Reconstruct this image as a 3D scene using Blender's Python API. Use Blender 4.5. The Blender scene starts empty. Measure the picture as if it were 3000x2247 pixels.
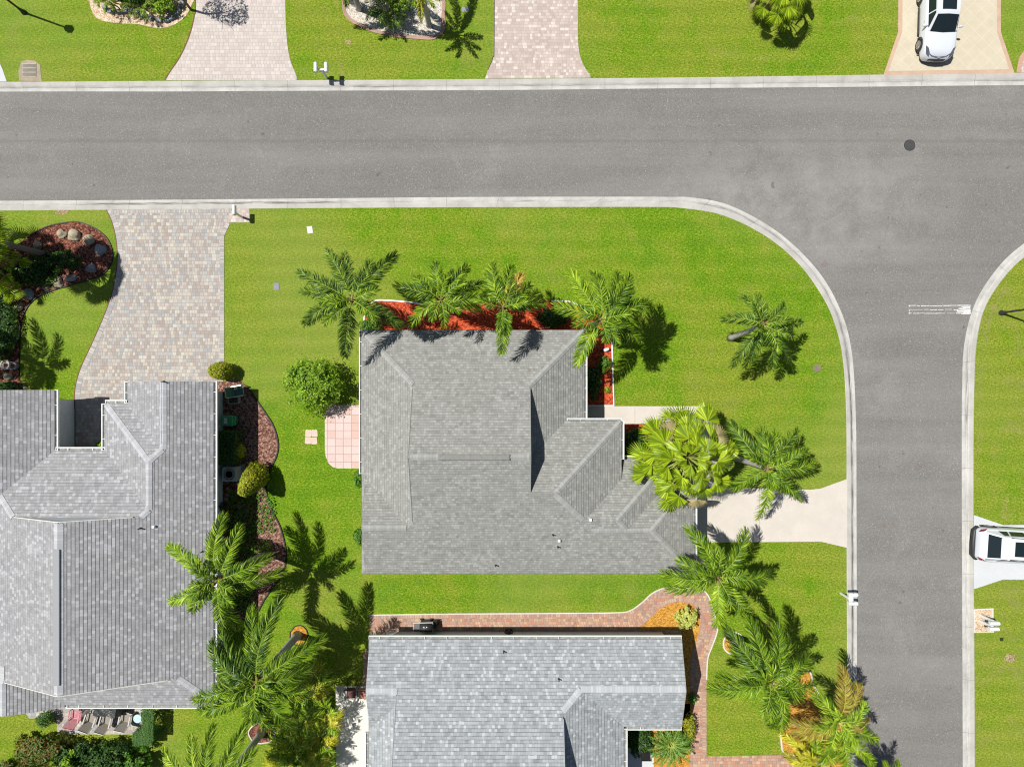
import bpy, bmesh, math, random
from mathutils import Vector, Matrix
from math import sin, cos, pi, radians, sqrt, atan2, floor
random.seed(7)
sc = bpy.context.scene
COL = sc.collection
# ---------------------------------------------------------------- camera, sky, sun, exposure
CAMH = 40.0
cam = bpy.data.cameras.new('camera'); camo = bpy.data.objects.new('camera', cam); COL.objects.link(camo)
camo.location = (0, 0, CAMH); camo.rotation_euler = (0, 0, 0)
cam.sensor_width = 36.0; cam.lens = 24.0; cam.clip_end = 2000; cam.clip_start = 0.5
sc.camera = camo
SUNV = Vector((-0.5, 0.18, 1.0)).normalized()          # towards the sun
sl = bpy.data.lights.new('sun', 'SUN'); sl.energy = 5.0; sl.angle = radians(0.5); sl.color = (1.0, 0.965, 0.90)
so = bpy.data.objects.new('sun', sl); COL.objects.link(so); so.location = (-20, 8, 40)
so.rotation_euler = SUNV.to_track_quat('Z', 'Y').to_euler()
w = bpy.data.worlds.new('World'); sc.world = w; w.use_nodes = True
wn = w.node_tree.nodes; wl = w.node_tree.links
bg = wn['Background']; sky = wn.new('ShaderNodeTexSky'); sky.sky_type = 'NISHITA'; sky.sun_disc = False
sky.sun_elevation = math.asin(SUNV.z); sky.sun_rotation = atan2(SUNV.x, SUNV.y)
wl.new(sky.outputs[0], bg.inputs[0]); bg.inputs[1].default_value = 0.052
sc.view_settings.view_transform = 'Standard'; sc.view_settings.look = 'None'
sc.view_settings.exposure = 0.22; sc.view_settings.gamma = 1.0; sc.view_settings.use_curve_mapping = False
sc.cycles.max_bounces = 5; sc.cycles.diffuse_bounces = 2; sc.cycles.pixel_filter_type = 'BLACKMAN_HARRIS'; sc.cycles.filter_width = 1.15

# ---------------------------------------------------------------- helpers
def W(px, py, h=0.0):
    k = 1 - h / CAMH
    return Vector(((px - 1500) / 50 * k, (1123.5 - py) / 50 * k, h))
def W2(px, py, h=0.0):
    v = W(px, py, h); return (v.x, v.y)
def P2(lst, h=0.0): return [W2(a, b, h) for a, b in lst]
def catmull(pts, n=6, closed=False):
    out = []; N = len(pts)
    rng = range(N) if closed else range(N - 1)
    for i in rng:
        if closed: p0, p1, p2, p3 = [pts[(i + k) % N] for k in (-1, 0, 1, 2)]
        else: p0, p1, p2, p3 = pts[max(i - 1, 0)], pts[i], pts[i + 1], pts[min(i + 2, N - 1)]
        for k in range(n):
            t = k / n
            out.append(tuple(0.5 * ((2 * p1[j]) + (-p0[j] + p2[j]) * t + (2 * p0[j] - 5 * p1[j] + 4 * p2[j] - p3[j]) * t * t + (-p0[j] + 3 * p1[j] - 3 * p2[j] + p3[j]) * t ** 3) for j in range(2)))
    if not closed: out.append(tuple(pts[-1]))
    return out
class MB:
    def __init__(s): s.v = []; s.f = []; s.m = []; s.uv = []; s.M = Matrix.Identity(4); s.mi = 0
    def add(s, vs, fs, uvs=None):
        b = len(s.v); s.v += [tuple(s.M @ Vector(v)) for v in vs]
        for i, f in enumerate(fs):
            s.f.append([b + k for k in f]); s.m.append(s.mi); s.uv.append(uvs[i] if uvs else None)
    def box(s, x0, x1, y0, y1, z0, z1, ch=0.0):
        if ch:
            c = ch
            s.add([(x0+c,y0,z0),(x1-c,y0,z0),(x1,y0+c,z0),(x1,y1-c,z0),(x1-c,y1,z0),(x0+c,y1,z0),(x0,y1-c,z0),(x0,y0+c,z0)]
                  + [(x0+c,y0,z1-c),(x1-c,y0,z1-c),(x1,y0+c,z1-c),(x1,y1-c,z1-c),(x1-c,y1,z1-c),(x0+c,y1,z1-c),(x0,y1-c,z1-c),(x0,y0+c,z1-c)]
                  + [(x0+c,y0+c,z1),(x1-c,y0+c,z1),(x1-c,y0+c,z1),(x1-c,y1-c,z1),(x1-c,y1-c,z1),(x0+c,y1-c,z1),(x0+c,y1-c,z1),(x0+c,y0+c,z1)],
                  [[k,(k+1)%8,(k+1)%8+8,k+8] for k in range(8)] + [[16,17,9,8],[17,19,11,10,9][:0] or [18,19,11,10],[20,21,13,12],[22,23,15,14],[9,17,10],[11,19,12],[13,21,14],[15,23,8],[16,17,19,21],[7,6,5,4,3,2,1,0]])
            return
        s.add([(x0,y0,z0),(x1,y0,z0),(x1,y1,z0),(x0,y1,z0),(x0,y0,z1),(x1,y0,z1),(x1,y1,z1),(x0,y1,z1)],
              [[3,2,1,0],[4,5,6,7],[0,1,5,4],[1,2,6,5],[2,3,7,6],[3,0,4,7]])
    def tube(s, p, q, r0, r1=None, n=8, cap=True):
        p = Vector(p); q = Vector(q); r1 = r0 if r1 is None else r1
        d = (q - p); 
        if d.length < 1e-6: return
        u = d.orthogonal().normalized(); w_ = d.normalized().cross(u)
        vs = [p + (u * cos(2*pi*k/n) + w_ * sin(2*pi*k/n)) * r0 for k in range(n)] + [q + (u * cos(2*pi*k/n) + w_ * sin(2*pi*k/n)) * r1 for k in range(n)]
        fs = [[k, (k+1) % n, n + (k+1) % n, n + k] for k in range(n)]
        if cap: fs += [list(range(n))[::-1], list(range(n, 2*n))]
        s.add(vs, fs)
    def path(s, pts, rs, n=8):
        pts = [Vector(p) for p in pts]
        if not isinstance(rs, (list, tuple)): rs = [rs] * len(pts)
        rings = []; up = None
        for i, p in enumerate(pts):
            d = (pts[min(i+1, len(pts)-1)] - pts[max(i-1, 0)]).normalized()
            if up is None: up = d.orthogonal().normalized()
            up = (up - d * up.dot(d)).normalized(); w_ = d.cross(up)
            rings += [p + (up * cos(2*pi*k/n) + w_ * sin(2*pi*k/n)) * rs[i] for k in range(n)]
        fs = []
        for i in range(len(pts) - 1):
            for k in range(n): fs.append([i*n+k, i*n+(k+1) % n, (i+1)*n+(k+1) % n, (i+1)*n+k])
        fs += [list(range(n))[::-1], list(range((len(pts)-1)*n, len(pts)*n))]
        s.add(rings, fs)
    def lathe(s, c, prof, n=20, sx=1, sy=1):
        vs = []; 
        for r, z in prof: vs += [(c[0] + r*sx*cos(2*pi*k/n), c[1] + r*sy*sin(2*pi*k/n), c[2] + z) for k in range(n)]
        fs = []
        for i in range(len(prof) - 1):
            for k in range(n): fs.append([i*n+k, i*n+(k+1) % n, (i+1)*n+(k+1) % n, (i+1)*n+k])
        fs += [list(range(n))[::-1], list(range((len(prof)-1)*n, len(prof)*n))]
        s.add(vs, fs)
    def slab(s, pts, z0, z1):
        n = len(pts)
        a = sum(pts[i][0]*pts[(i+1) % n][1] - pts[(i+1) % n][0]*pts[i][1] for i in range(n))
        if a < 0: pts = pts[::-1]
        s.add([(x, y, z1) for x, y in pts] + [(x, y, z0) for x, y in pts],
              [list(range(n))] + [[i, n+i, n+(i+1) % n, (i+1) % n] for i in range(n)])
    def build(s, name, mats, parent=None, smooth=False, **kw):
        me = bpy.data.meshes.new(name); me.from_pydata(s.v, [], s.f)
        if not isinstance(mats, (list, tuple)): mats = [mats]
        for m in mats: me.materials.append(m)
        me.polygons.foreach_set('material_index', s.m)
        if smooth: me.polygons.foreach_set('use_smooth', [True] * len(s.f))
        if any(u is not None for u in s.uv):
            ul = me.uv_layers.new(name='UVMap'); k = 0; flat = []
            for f, u in zip(s.f, s.uv):
                for i in range(len(f)): flat += list(u[i]) if u else [0, 0]
            ul.data.foreach_set('uv', flat)
        me.update(); me.validate()
        o = bpy.data.objects.new(name, me); COL.objects.link(o)
        if parent: o.parent = parent
        for k, v in kw.items(): o[k] = v
        return o
def tag(o, label, cat, group=None, kind=None):
    o['label'] = label; o['category'] = cat
    if group: o['group'] = group
    if kind: o['kind'] = kind
    return o
def empty(name, loc=(0, 0, 0), rz=0, label=None, cat=None, group=None):
    o = bpy.data.objects.new(name, None); COL.objects.link(o); o.location = loc; o.rotation_euler = (0, 0, rz); o.empty_display_size = 0.3
    if label: tag(o, label, cat, group)
    return o
def struct(name, mb, mat, smooth=False):
    o = mb.build(name, mat, smooth=smooth); o['kind'] = 'structure'; return o
def copy_tree(o, parent=None):
    c = o.copy(); COL.objects.link(c)
    if parent: c.parent = parent
    for ch in [x for x in o.children]: copy_tree(ch, c)
    return c

# ---------------------------------------------------------------- node helper
class NT:
    def __init__(s, name, rough=0.8, spec=0.3):
        s.mat = bpy.data.materials.new(name); s.mat.use_nodes = True; s.t = s.mat.node_tree
        s.b = s.t.nodes['Principled BSDF']; s.b.inputs['Roughness'].default_value = rough
        s.b.inputs['Specular IOR Level'].default_value = spec
    def n(s, typ, **kw):
        nd = s.t.nodes.new(typ)
        for k, v in kw.items(): setattr(nd, k, v)
        return nd
    def set(s, sock, v):
        if hasattr(v, 'is_linked') or isinstance(v, bpy.types.NodeSocket): s.t.links.new(v, sock)
        elif isinstance(v, (tuple, list)) and len(v) == 3 and sock.type == 'RGBA': sock.default_value = (*v, 1)
        else: sock.default_value = v
    def m(s, op, a, b=0.0, c=0.0):
        nd = s.n('ShaderNodeMath', operation=op); s.set(nd.inputs[0], a); s.set(nd.inputs[1], b); s.set(nd.inputs[2], c); return nd.outputs[0]
    def pos(s): return s.n('ShaderNodeNewGeometry').outputs['Position']
    def uv(s): return s.n('ShaderNodeTexCoord').outputs['UV']
    def obj(s): return s.n('ShaderNodeTexCoord').outputs['Object']
    def sep(s, v):
        nd = s.n('ShaderNodeSeparateXYZ'); s.set(nd.inputs[0], v); return nd.outputs
    def comb(s, x, y, z=0.0):
        nd = s.n('ShaderNodeCombineXYZ'); s.set(nd.inputs[0], x); s.set(nd.inputs[1], y); s.set(nd.inputs[2], z); return nd.outputs[0]
    def noise(s, vec, scale, detail=3, rough=0.55, dist=0.0):
        nd = s.n('ShaderNodeTexNoise'); s.set(nd.inputs['Vector'], vec); nd.inputs['Scale'].default_value = scale
        nd.inputs['Detail'].default_value = detail; nd.inputs['Roughness'].default_value = rough; nd.inputs['Distortion'].default_value = dist
        return nd.outputs['Fac']
    def wn(s, vec):
        nd = s.n('ShaderNodeTexWhiteNoise', noise_dimensions='3D'); s.set(nd.inputs['Vector'], vec); return nd.outputs['Value'], nd.outputs['Color']
    def ramp(s, fac, stops, interp='LINEAR'):
        nd = s.n('ShaderNodeValToRGB'); s.set(nd.inputs[0], fac); cr = nd.color_ramp; cr.interpolation = interp
        while len(cr.elements) > 1: cr.elements.remove(cr.elements[-1])
        for i, (p, c) in enumerate(stops):
            e = cr.elements[0] if i == 0 else cr.elements.new(p)
            e.position = p; e.color = (*c, 1) if len(c) == 3 else c
        return nd.outputs[0]
    def mix(s, f, a, b, blend='MIX'):
        nd = s.n('ShaderNodeMix', data_type='RGBA', blend_type=blend); s.set(nd.inputs[0], f); s.set(nd.inputs[6], a); s.set(nd.inputs[7], b); return nd.outputs[2]
    def map(s, v, a, b, c=0.0, d=1.0):
        nd = s.n('ShaderNodeMapRange'); s.set(nd.inputs[0], v); nd.inputs[1].default_value = a; nd.inputs[2].default_value = b; nd.inputs[3].default_value = c; nd.inputs[4].default_value = d
        return nd.outputs[0]
    def bump(s, h, strength=0.5, dist=0.02):
        nd = s.n('ShaderNodeBump'); s.set(nd.inputs['Height'], h); nd.inputs['Strength'].default_value = strength; nd.inputs['Distance'].default_value = dist
        s.t.links.new(nd.outputs[0], s.b.inputs['Normal'])
    def color(s, c): s.set(s.b.inputs['Base Color'], c); return s.mat
    def tiles(s, x, y, w_, h_, seed=0.0, joint=0.012, offs=1.0):
        row = s.m('FLOOR', s.m('DIVIDE', y, h_))
        off = s.m('MULTIPLY', s.wn(s.comb(row, seed, 3.3))[0], offs)
        uu = s.m('ADD', s.m('DIVIDE', x, w_), off)
        cell = s.m('FLOOR', uu)
        r1, rc = s.wn(s.comb(cell, row, seed + 0.7))
        fu = s.m('FRACT', uu); fv = s.m('FRACT', s.m('DIVIDE', y, h_))
        eu = s.m('MULTIPLY', s.m('MINIMUM', fu, s.m('SUBTRACT', 1.0, fu)), w_)
        ev = s.m('MULTIPLY', s.m('MINIMUM', fv, s.m('SUBTRACT', 1.0, fv)), h_)
        e = s.map(s.m('MINIMUM', eu, ev), joint * 0.4, joint, 1.0, 0.0)
        return r1, rc, e, fv
def simple(name, col, rough=0.6, spec=0.3, metal=0.0, var=0.12, scale=6.0):
    N = NT(name, rough, spec); N.b.inputs['Metallic'].default_value = metal
    if var:
        f = N.noise(N.obj(), scale, 4)
        dk = tuple(c * (1 - var) for c in col); lt = tuple(min(1, c * (1 + var)) for c in col)
        return N.color(N.ramp(f, [(0.3, dk), (0.7, lt)]))
    return N.color(col)

# ---------------------------------------------------------------- materials: ground
def m_grass(name='grass', sh=0.0, dr=0.42):
    N = NT(name, 0.9, 0.1); p = N.pos()
    big = N.noise(p, 0.13, 4, 0.6, 0.6); mid = N.noise(p, 0.8, 4, 0.65, 0.5)
    q = N.n('ShaderNodeMapping'); q.inputs['Rotation'].default_value = (0, 0, 0.5); q.inputs['Scale'].default_value = (1, 1.7, 1); N.set(q.inputs[0], p)
    fine = N.noise(q.outputs[0], 6.5, 4, 0.8); f2 = N.noise(p, 13, 2, 0.8)
    f = N.m('ADD', N.m('MULTIPLY', fine, 0.55), N.m('MULTIPLY', f2, 0.45))
    a = N.ramp(f, [(0.34, (0.022, 0.076, 0.002)), (0.44, (0.077, 0.164, 0.004)), (0.52, (0.138, 0.242, 0.008)), (0.64, (0.297, 0.402, 0.041))])
    b = N.ramp(f, [(0.34, (0.055, 0.091, 0.007)), (0.44, (0.134, 0.178, 0.012)), (0.52, (0.205, 0.254, 0.023)), (0.64, (0.356, 0.387, 0.081))])
    g = N.ramp(f, [(0.34, (0.016, 0.064, 0.002)), (0.44, (0.048, 0.133, 0.004)), (0.52, (0.089, 0.197, 0.008)), (0.64, (0.200, 0.334, 0.034))])
    t = N.m('ADD', N.m('MULTIPLY', big, 0.65), N.m('MULTIPLY', mid, 0.45))
    c = N.mix(N.map(t, 0.50-sh, 0.66-sh), a, b); c = N.mix(N.map(t, 0.40-sh, 0.52-sh, 0.75, 0.0), c, g)
    dry = N.m('MULTIPLY', N.map(N.noise(p, 0.5, 6, 0.75, 1.0), 0.58-sh*0.6, 0.76-sh*0.5), dr)
    c = N.mix(dry, c, N.mix(f, (0.148, 0.129, 0.034), (0.341, 0.318, 0.123)))
    pale = N.map(N.noise(p, 0.07, 3, 0.5, 0.4), 0.46, 0.64, 0, 0.45)
    c = N.mix(pale, c, N.mix(f, (0.138, 0.187, 0.022), (0.286, 0.340, 0.083)))
    st = N.sep(p)
    stripe = N.m('SINE', N.m('ADD', N.m('MULTIPLY', st[1], 6.0), N.m('MULTIPLY', N.noise(p, 0.3, 2), 5)))
    c = N.mix(N.map(stripe, -1, 1, 0.0, 0.16), c, (0.045, 0.121, 0.004))
    N.bump(f, 0.8, 0.06)
    return N.color(c)
def m_asphalt():
    N = NT('asphalt', 0.9, 0.2); p = N.pos()
    sp = N.noise(p, 11, 3, 0.95); big = N.noise(p, 0.09, 5, 0.65, 1.2); mid = N.noise(p, 0.5, 6, 0.7, 0.6)
    c = N.ramp(N.m('ADD', N.m('MULTIPLY', big, 0.6), N.m('MULTIPLY', mid, 0.4)), [(0.36, (0.178, 0.170, 0.160)), (0.55, (0.200, 0.193, 0.184)), (0.72, (0.275, 0.268, 0.26))])
    c = N.mix(N.map(sp, 0.36, 0.64, 0.0, 0.75), c, N.mix(1.0, c, (0.58, 0.57, 0.57), 'MULTIPLY')); c = N.mix(N.map(N.noise(p, 17, 1), 0.55, 0.75, 0, 0.35), c, (0.36, 0.34, 0.31))
    s2 = N.wn(N.m('MULTIPLY', 1, 1) if False else N.comb(*[N.m('FLOOR', N.m('MULTIPLY', N.sep(p)[k], 22)) for k in (0, 1)], 0.0))[0]
    c = N.mix(N.map(s2, 0.985, 0.999, 0, 0.4), c, (0.5, 0.49, 0.46))
    mp = N.n('ShaderNodeMapping'); mp.inputs['Scale'].default_value = (0.05, 0.7, 1); N.set(mp.inputs[0], p)
    c = N.mix(N.map(N.noise(mp.outputs[0], 1.0, 5, 0.6), 0.42, 0.68, 0.0, 0.30), c, (0.27, 0.262, 0.25))
    sx = N.sep(p); dx = N.m('DIVIDE', N.m('SUBTRACT', sx[0], 17.0), 9.5); dy = N.m('DIVIDE', N.m('SUBTRACT', sx[1], 10.5), 4.2)
    wr = N.m('ADD', N.m('MULTIPLY', dx, dx), N.m('MULTIPLY', dy, dy))
    c = N.mix(N.m('MULTIPLY', N.map(wr, 0.1, 1.2, 1.0, 0.0), N.map(N.noise(p, 0.45, 6, 0.75, 0.35), 0.36, 0.66, 0.0, 0.55)), c, (0.31, 0.302, 0.29))
    c = N.mix(N.map(N.noise(p, 1.6, 2, 0.4), 0.73, 0.78, 0, 0.5), c, (0.07, 0.065, 0.06))
    c = N.mix(N.map(N.noise(p, 0.9, 2, 0.4), 0.74, 0.80, 0, 0.25), c, (0.16, 0.10, 0.06))
    st = N.sep(p)
    N.bump(sp, 0.5, 0.02)
    x = N.m('ABSOLUTE', N.m('SUBTRACT', N.m('ADD', st[1], N.m('MULTIPLY', mid, 0.25)), 14.35))
    c = N.mix(N.map(x, 0.02, 0.16, 0.22, 0.0), c, (0.1, 0.095, 0.09))
    return N.color(c)
def m_concrete(name, base, dirt=0.25, joints=False, lines=()):
    N = NT(name, 0.85, 0.2); p = N.pos()
    f = N.noise(p, 0.8, 6, 0.7, 0.3); g = N.noise(p, 18, 3, 0.7)
    c = N.ramp(f, [(0.3, tuple(k * (1 - dirt) for k in base)), (0.6, base), (0.8, tuple(min(0.8, k * 1.07) for k in base))])
    c = N.mix(N.map(g, 0.3, 0.7, 0, 0.12), c, (0.2, 0.18, 0.15))
    for lx in lines: c = N.mix(N.map(N.m('ABSOLUTE', N.m('SUBTRACT', N.sep(p)[0], lx)), 0.008, 0.02, 0.55, 0.0), c, (0.2, 0.18, 0.16))
    if lines: c = N.mix(N.map(N.noise(p, 0.5, 5, 0.75, 0.8), 0.5, 0.75, 0, 0.22), c, (0.36, 0.32, 0.27))
    if joints:
        u = N.sep(N.uv())
        j = N.m('MULTIPLY', N.m('ABSOLUTE', N.m('SUBTRACT', N.m('FRACT', N.m('DIVIDE', u[0], 3.1)), 0.5)), 3.1)
        c = N.mix(N.map(j, 0.006, 0.024, 0.42, 0.0), c, (0.09, 0.08, 0.07))
        # run-off staining along the gutter line, broken up by noise
        streak = N.noise(N.comb(N.m('MULTIPLY', u[0], 0.35), N.m('MULTIPLY', u[1], 6.0), 0), 2.0, 6, 0.7)
        band = N.map(N.m('ABSOLUTE', N.m('SUBTRACT', u[1], 0.40)), 0.03, 0.2, 1.0, 0.0)
        c = N.mix(N.m('MULTIPLY', band, N.map(streak, 0.46, 0.66, 0.0, 0.6)), c, (0.16, 0.14, 0.11))
        c = N.mix(N.map(u[1], 0.52, 0.66, 0.0, 0.28), c, (0.33, 0.29, 0.24))
        wet = N.m('MULTIPLY', N.map(N.noise(p, 0.07, 2), 0.52, 0.6), band)
        c = N.mix(N.m('MULTIPLY', wet, N.map(streak, 0.4, 0.55, 0.0, 0.8)), c, (0.06, 0.05, 0.04))
    N.bump(g, 0.2, 0.01)
    return N.color(c)
def m_pavers(name, cols, w_=0.27, h_=0.19, jcol=(0.2, 0.18, 0.16), border=None, use_uv=False, offs=1.0, jf=0.5, wear=0.25, single=False):
    N = NT(name, 0.85, 0.25); p = N.uv() if use_uv else N.pos(); xyz = N.sep(p)
    r, rc, e, fv = N.tiles(xyz[0], xyz[1], w_, h_, 1.0, 0.02, offs)
    r2, rc2, e2, fv2 = N.tiles(xyz[0], xyz[1], w_ * 0.6, h_, 5.0, 0.02, offs)
    pick = N.wn(N.comb(N.m('FLOOR', N.m('DIVIDE', xyz[1], h_)), N.m('FLOOR', N.m('DIVIDE', xyz[0], 1.7)), 9.0))[0]
    pk = N.m('GREATER_THAN', pick, 2.0 if single else 0.5)
    rr = N.mix(pk, r, r2); ee = N.mix(pk, e, e2)
    n = len(cols)
    c = N.ramp(rr, [(i / n, cols[i]) for i in range(n)], 'CONSTANT')
    c = N.mix(N.map(N.noise(N.pos(), 9, 4, 0.7), 0.35, 0.7, 0, 0.22), c, (0.25, 0.22, 0.19))
    c = N.mix(N.map(N.noise(N.pos(), 0.45, 4, 0.6), 0.4, 0.7, 0, wear), c, tuple(sum(k[j] for k in cols) / n for j in range(3)))
    c = N.mix(N.m('MULTIPLY', ee, jf), c, jcol)
    N.bump(N.m('SUBTRACT', 1.0, ee), 0.4, 0.01)
    return N.color(c)
def m_mulch(name, cols, scale=9.0, spec=0.15):
    N = NT(name, 0.95, spec); p = N.pos()
    v = N.n('ShaderNodeTexVoronoi'); N.set(v.inputs['Vector'], p); v.inputs['Scale'].default_value = scale * 1.6
    f = N.noise(p, scale, 5, 0.8); r = N.sep(v.outputs['Color'])[0]
    c = N.ramp(N.m('ADD', N.m('MULTIPLY', f, 0.6), N.m('MULTIPLY', r, 0.4)), [(0.3, cols[0]), (0.5, cols[1]), (0.72, cols[2])])
    N.bump(N.m('ADD', f, v.outputs['Distance']), 0.9, 0.05)
    return N.color(c)
M = {}
M['grass'] = m_grass(sh=0.02); M['grassN'] = m_grass('north_grass', 0.05, 0.5); M['grassE'] = m_grass('east_grass', 0.10, 0.7); M['asphalt'] = m_asphalt()
M['kerb'] = m_concrete('kerb_concrete', (0.51, 0.505, 0.48), 0.32, True)
M['conc'] = m_concrete('pale_concrete', (0.565, 0.52, 0.465), 0.09, lines=(7.2, 14.5, 9.3))
M['concgrey'] = m_concrete('grey_concrete', (0.53, 0.55, 0.57), 0.06)
M['concwhite'] = m_concrete('white_concrete', (0.66, 0.64, 0.58), 0.05)
M['pav_drive'] = m_pavers('driveway_pavers', [(0.447,0.403,0.342),(0.318,0.270,0.243),(0.387,0.354,0.324),(0.292,0.310,0.320),(0.499,0.469,0.405),(0.370,0.305,0.275),(0.413,0.389,0.360),(0.327,0.283,0.257),(0.464,0.425,0.369),(0.361,0.367,0.369)], 0.245, 0.205, jf=0.5, wear=0.3)
M['pav_pink'] = m_pavers('pink_pavers', [(0.50,0.42,0.385),(0.42,0.345,0.315),(0.47,0.39,0.35),(0.40,0.33,0.305),(0.60,0.54,0.48),(0.44,0.36,0.325),(0.53,0.44,0.40),(0.46,0.375,0.34)], 0.26, 0.175, (0.3, 0.26, 0.23), jf=0.4)
M['pav_pale'] = m_pavers('pale_pavers', [(0.53,0.475,0.44),(0.47,0.41,0.375),(0.50,0.45,0.42),(0.56,0.51,0.47),(0.48,0.43,0.40),(0.52,0.46,0.42)], 0.29, 0.21, (0.30, 0.27, 0.25), jf=0.5)
M['pav_red'] = m_pavers('brick_pavers', [(0.44,0.20,0.13),(0.48,0.30,0.19),(0.30,0.19,0.155),(0.52,0.36,0.22),(0.40,0.25,0.19),(0.46,0.215,0.145),(0.36,0.25,0.205),(0.43,0.28,0.2)], 0.24, 0.17, (0.2, 0.13, 0.1), jf=0.45)
M['border_grey'] = m_pavers('grey_border_pavers', [(0.38,0.36,0.34),(0.30,0.30,0.31),(0.43,0.40,0.37),(0.34,0.33,0.33),(0.47,0.44,0.40)], 0.16, 0.5, (0.18, 0.17, 0.16), use_uv=True, offs=0.0, wear=0.1)
M['border_red'] = m_pavers('red_border_pavers', [(0.44,0.26,0.19),(0.38,0.22,0.17),(0.47,0.34,0.23),(0.33,0.22,0.19),(0.42,0.30,0.24)], 0.14, 0.5, (0.2, 0.13, 0.1), use_uv=True, offs=0.0, wear=0.1)
M['patio_pink'] = m_pavers('pink_patio_slabs', [(0.60,0.46,0.43),(0.63,0.49,0.46),(0.58,0.44,0.41),(0.61,0.475,0.445),(0.56,0.39,0.34),(0.62,0.48,0.45)], 0.47, 0.46, (0.28, 0.19, 0.17), offs=0.0, jf=0.75, wear=0.3, single=True)
M['mulch_red'] = m_mulch('red_mulch', [(0.24,0.03,0.012),(0.5,0.075,0.028),(0.68,0.15,0.065)], 8)
M['mulch_brown'] = m_mulch('brown_mulch', [(0.07,0.03,0.022),(0.2,0.095,0.07),(0.42,0.27,0.21)], 8)
M['mulch_rust'] = m_mulch('rust_mulch', [(0.05,0.016,0.012),(0.17,0.055,0.035),(0.34,0.17,0.12)], 8)
M['mulch_orange'] = m_mulch('orange_mulch', [(0.32,0.14,0.02),(0.55,0.27,0.045),(0.68,0.38,0.09)], 10)
M['gravel_white'] = m_mulch('white_gravel', [(0.34,0.3,0.25),(0.58,0.53,0.45),(0.72,0.68,0.6)], 9)
M['gravel_peach'] = m_mulch('peach_gravel', [(0.40,0.27,0.16),(0.62,0.47,0.32),(0.74,0.64,0.5)], 9)
M['bare'] = m_mulch('bare_soil', [(0.2,0.13,0.07),(0.33,0.25,0.14),(0.42,0.34,0.2)], 8)
M['white'] = simple('white_paint', (0.74, 0.75, 0.75), 0.4, 0.4, var=0.04)
M['cream'] = simple('cream_paint', (0.62, 0.60, 0.54), 0.5, 0.3, var=0.05)
M['black_edge'] = simple('black_plastic_edging', (0.02, 0.018, 0.016), 0.6)
M['rust_edge'] = simple('rusty_edging', (0.16, 0.07, 0.035), 0.8)
M['pink_edge'] = m_concrete('pink_concrete_curbing', (0.42, 0.27, 0.21), 0.3)
M['pale_edge'] = m_concrete('pale_concrete_curbing', (0.62, 0.58, 0.52), 0.2)

# ---------------------------------------------------------------- ground, road, kerbs, lawns
FAR = 9000
mb = MB(); mb.slab([(-600, -600), (600, -600), (600, 600), (-600, 600)], -0.4, -0.2); struct('ground', mb, M['bare'])
mb = MB(); mb.slab([(-500, -500), (500, -500), (500, 500), (-500, 500)], -0.15, -0.075); struct('road', mb, M['asphalt'])
n_out = [(-FAR, 312), (-1500, 276), (0, 268), (500, 267.5), (1000, 265), (1500, 263), (2000, 258), (2500, 254), (3000, 249), (4500, 240), (FAR, 215)]
n_in = [(-FAR, 276), (-1500, 246), (0, 241), (500, 238), (1000, 235.5), (1500, 232), (2000, 228), (2500, 221), (3000, 214), (4500, 205), (FAR, 180)]
s_out = [(-FAR, 640), (-2000, 598), (0, 588), (700, 583), (1350, 577), (1800, 576), (1960, 576.5), (2034, 579), (2143, 603), (2278, 678), (2387, 780), (2455, 888), (2495, 1017), (2509, 1220), (2511, 1500), (2512, 1800), (2513, 2247), (2516, 3500), (2530, FAR)]
s_in = [(-FAR, 670), (-2000, 628), (0, 617.5), (700, 612), (1350, 608), (1750, 607), (1900, 607), (1994, 610), (2116, 631), (2238, 689), (2333, 766), (2400, 854), (2441, 936), (2468, 1044), (2479, 1220), (2480, 1500), (2481, 1800), (2483, 2247), (2486, 3500), (2500, FAR)]
e_out = [(FAR, 520), (4500, 555), (3500, 585), (3250, 605), (3100, 650), (3000, 715), (2929, 780), (2862, 882), (2828, 1004), (2821, 1153), (2820, 1400), (2821, 1700), (2823, 2247), (2826, 3500), (2840, FAR)]
e_in = [(FAR, 552), (4500, 587), (3520, 617), (3280, 636), (3125, 683), (3022, 739), (2951, 802), (2889, 895), (2862, 1000), (2854, 1153), (2852, 1400), (2853, 1700), (2856, 2247), (2859, 3500), (2873, FAR)]
def kerb(name, outer, inner):
    A = catmull(P2(outer), 10); B = catmull(P2(inner), 10); mb = MB()
    prof = [(0.0, -0.15), (0.0, -0.068), (0.36, -0.072), (0.46, -0.035), (0.60, 0.0), (0.93, 0.012), (1.0, 0.004), (1.0, -0.15)]
    L = 0; Ls = [0]
    for i in range(1, len(A)): L += sqrt((A[i][0]-A[i-1][0])**2 + (A[i][1]-A[i-1][1])**2); Ls.append(L)
    for i in range(len(A) - 1):
        for k in range(len(prof) - 1):
            q = []; u = []
            for (ii, kk) in ((i, k), (i + 1, k), (i + 1, k + 1), (i, k + 1)):
                t, z = prof[kk]; a = A[ii]; b = B[ii]
                q.append((a[0] + (b[0]-a[0])*t, a[1] + (b[1]-a[1])*t, z)); u.append((Ls[ii], t))
            mb.add(q, [[0, 1, 2, 3]], [u])
    struct(name, mb, M['kerb'])
    return B
Bn = kerb('kerb', n_out, n_in); Bs = kerb('kerb', s_out, s_in); Be = kerb('kerb', e_out, e_in)
mb = MB(); mb.slab(Bn + [W2(FAR, -FAR), W2(-FAR, -FAR)], -0.15, 0.0); struct('lawn', mb, M['grassN'])
mb = MB(); mb.slab(Bs + [W2(-FAR, FAR)], -0.15, 0.0); struct('lawn', mb, M['grass'])
mb = MB(); mb.slab(Be + [W2(FAR, FAR)], -0.15, 0.0); struct('lawn', mb, M['grassE'])
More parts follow.
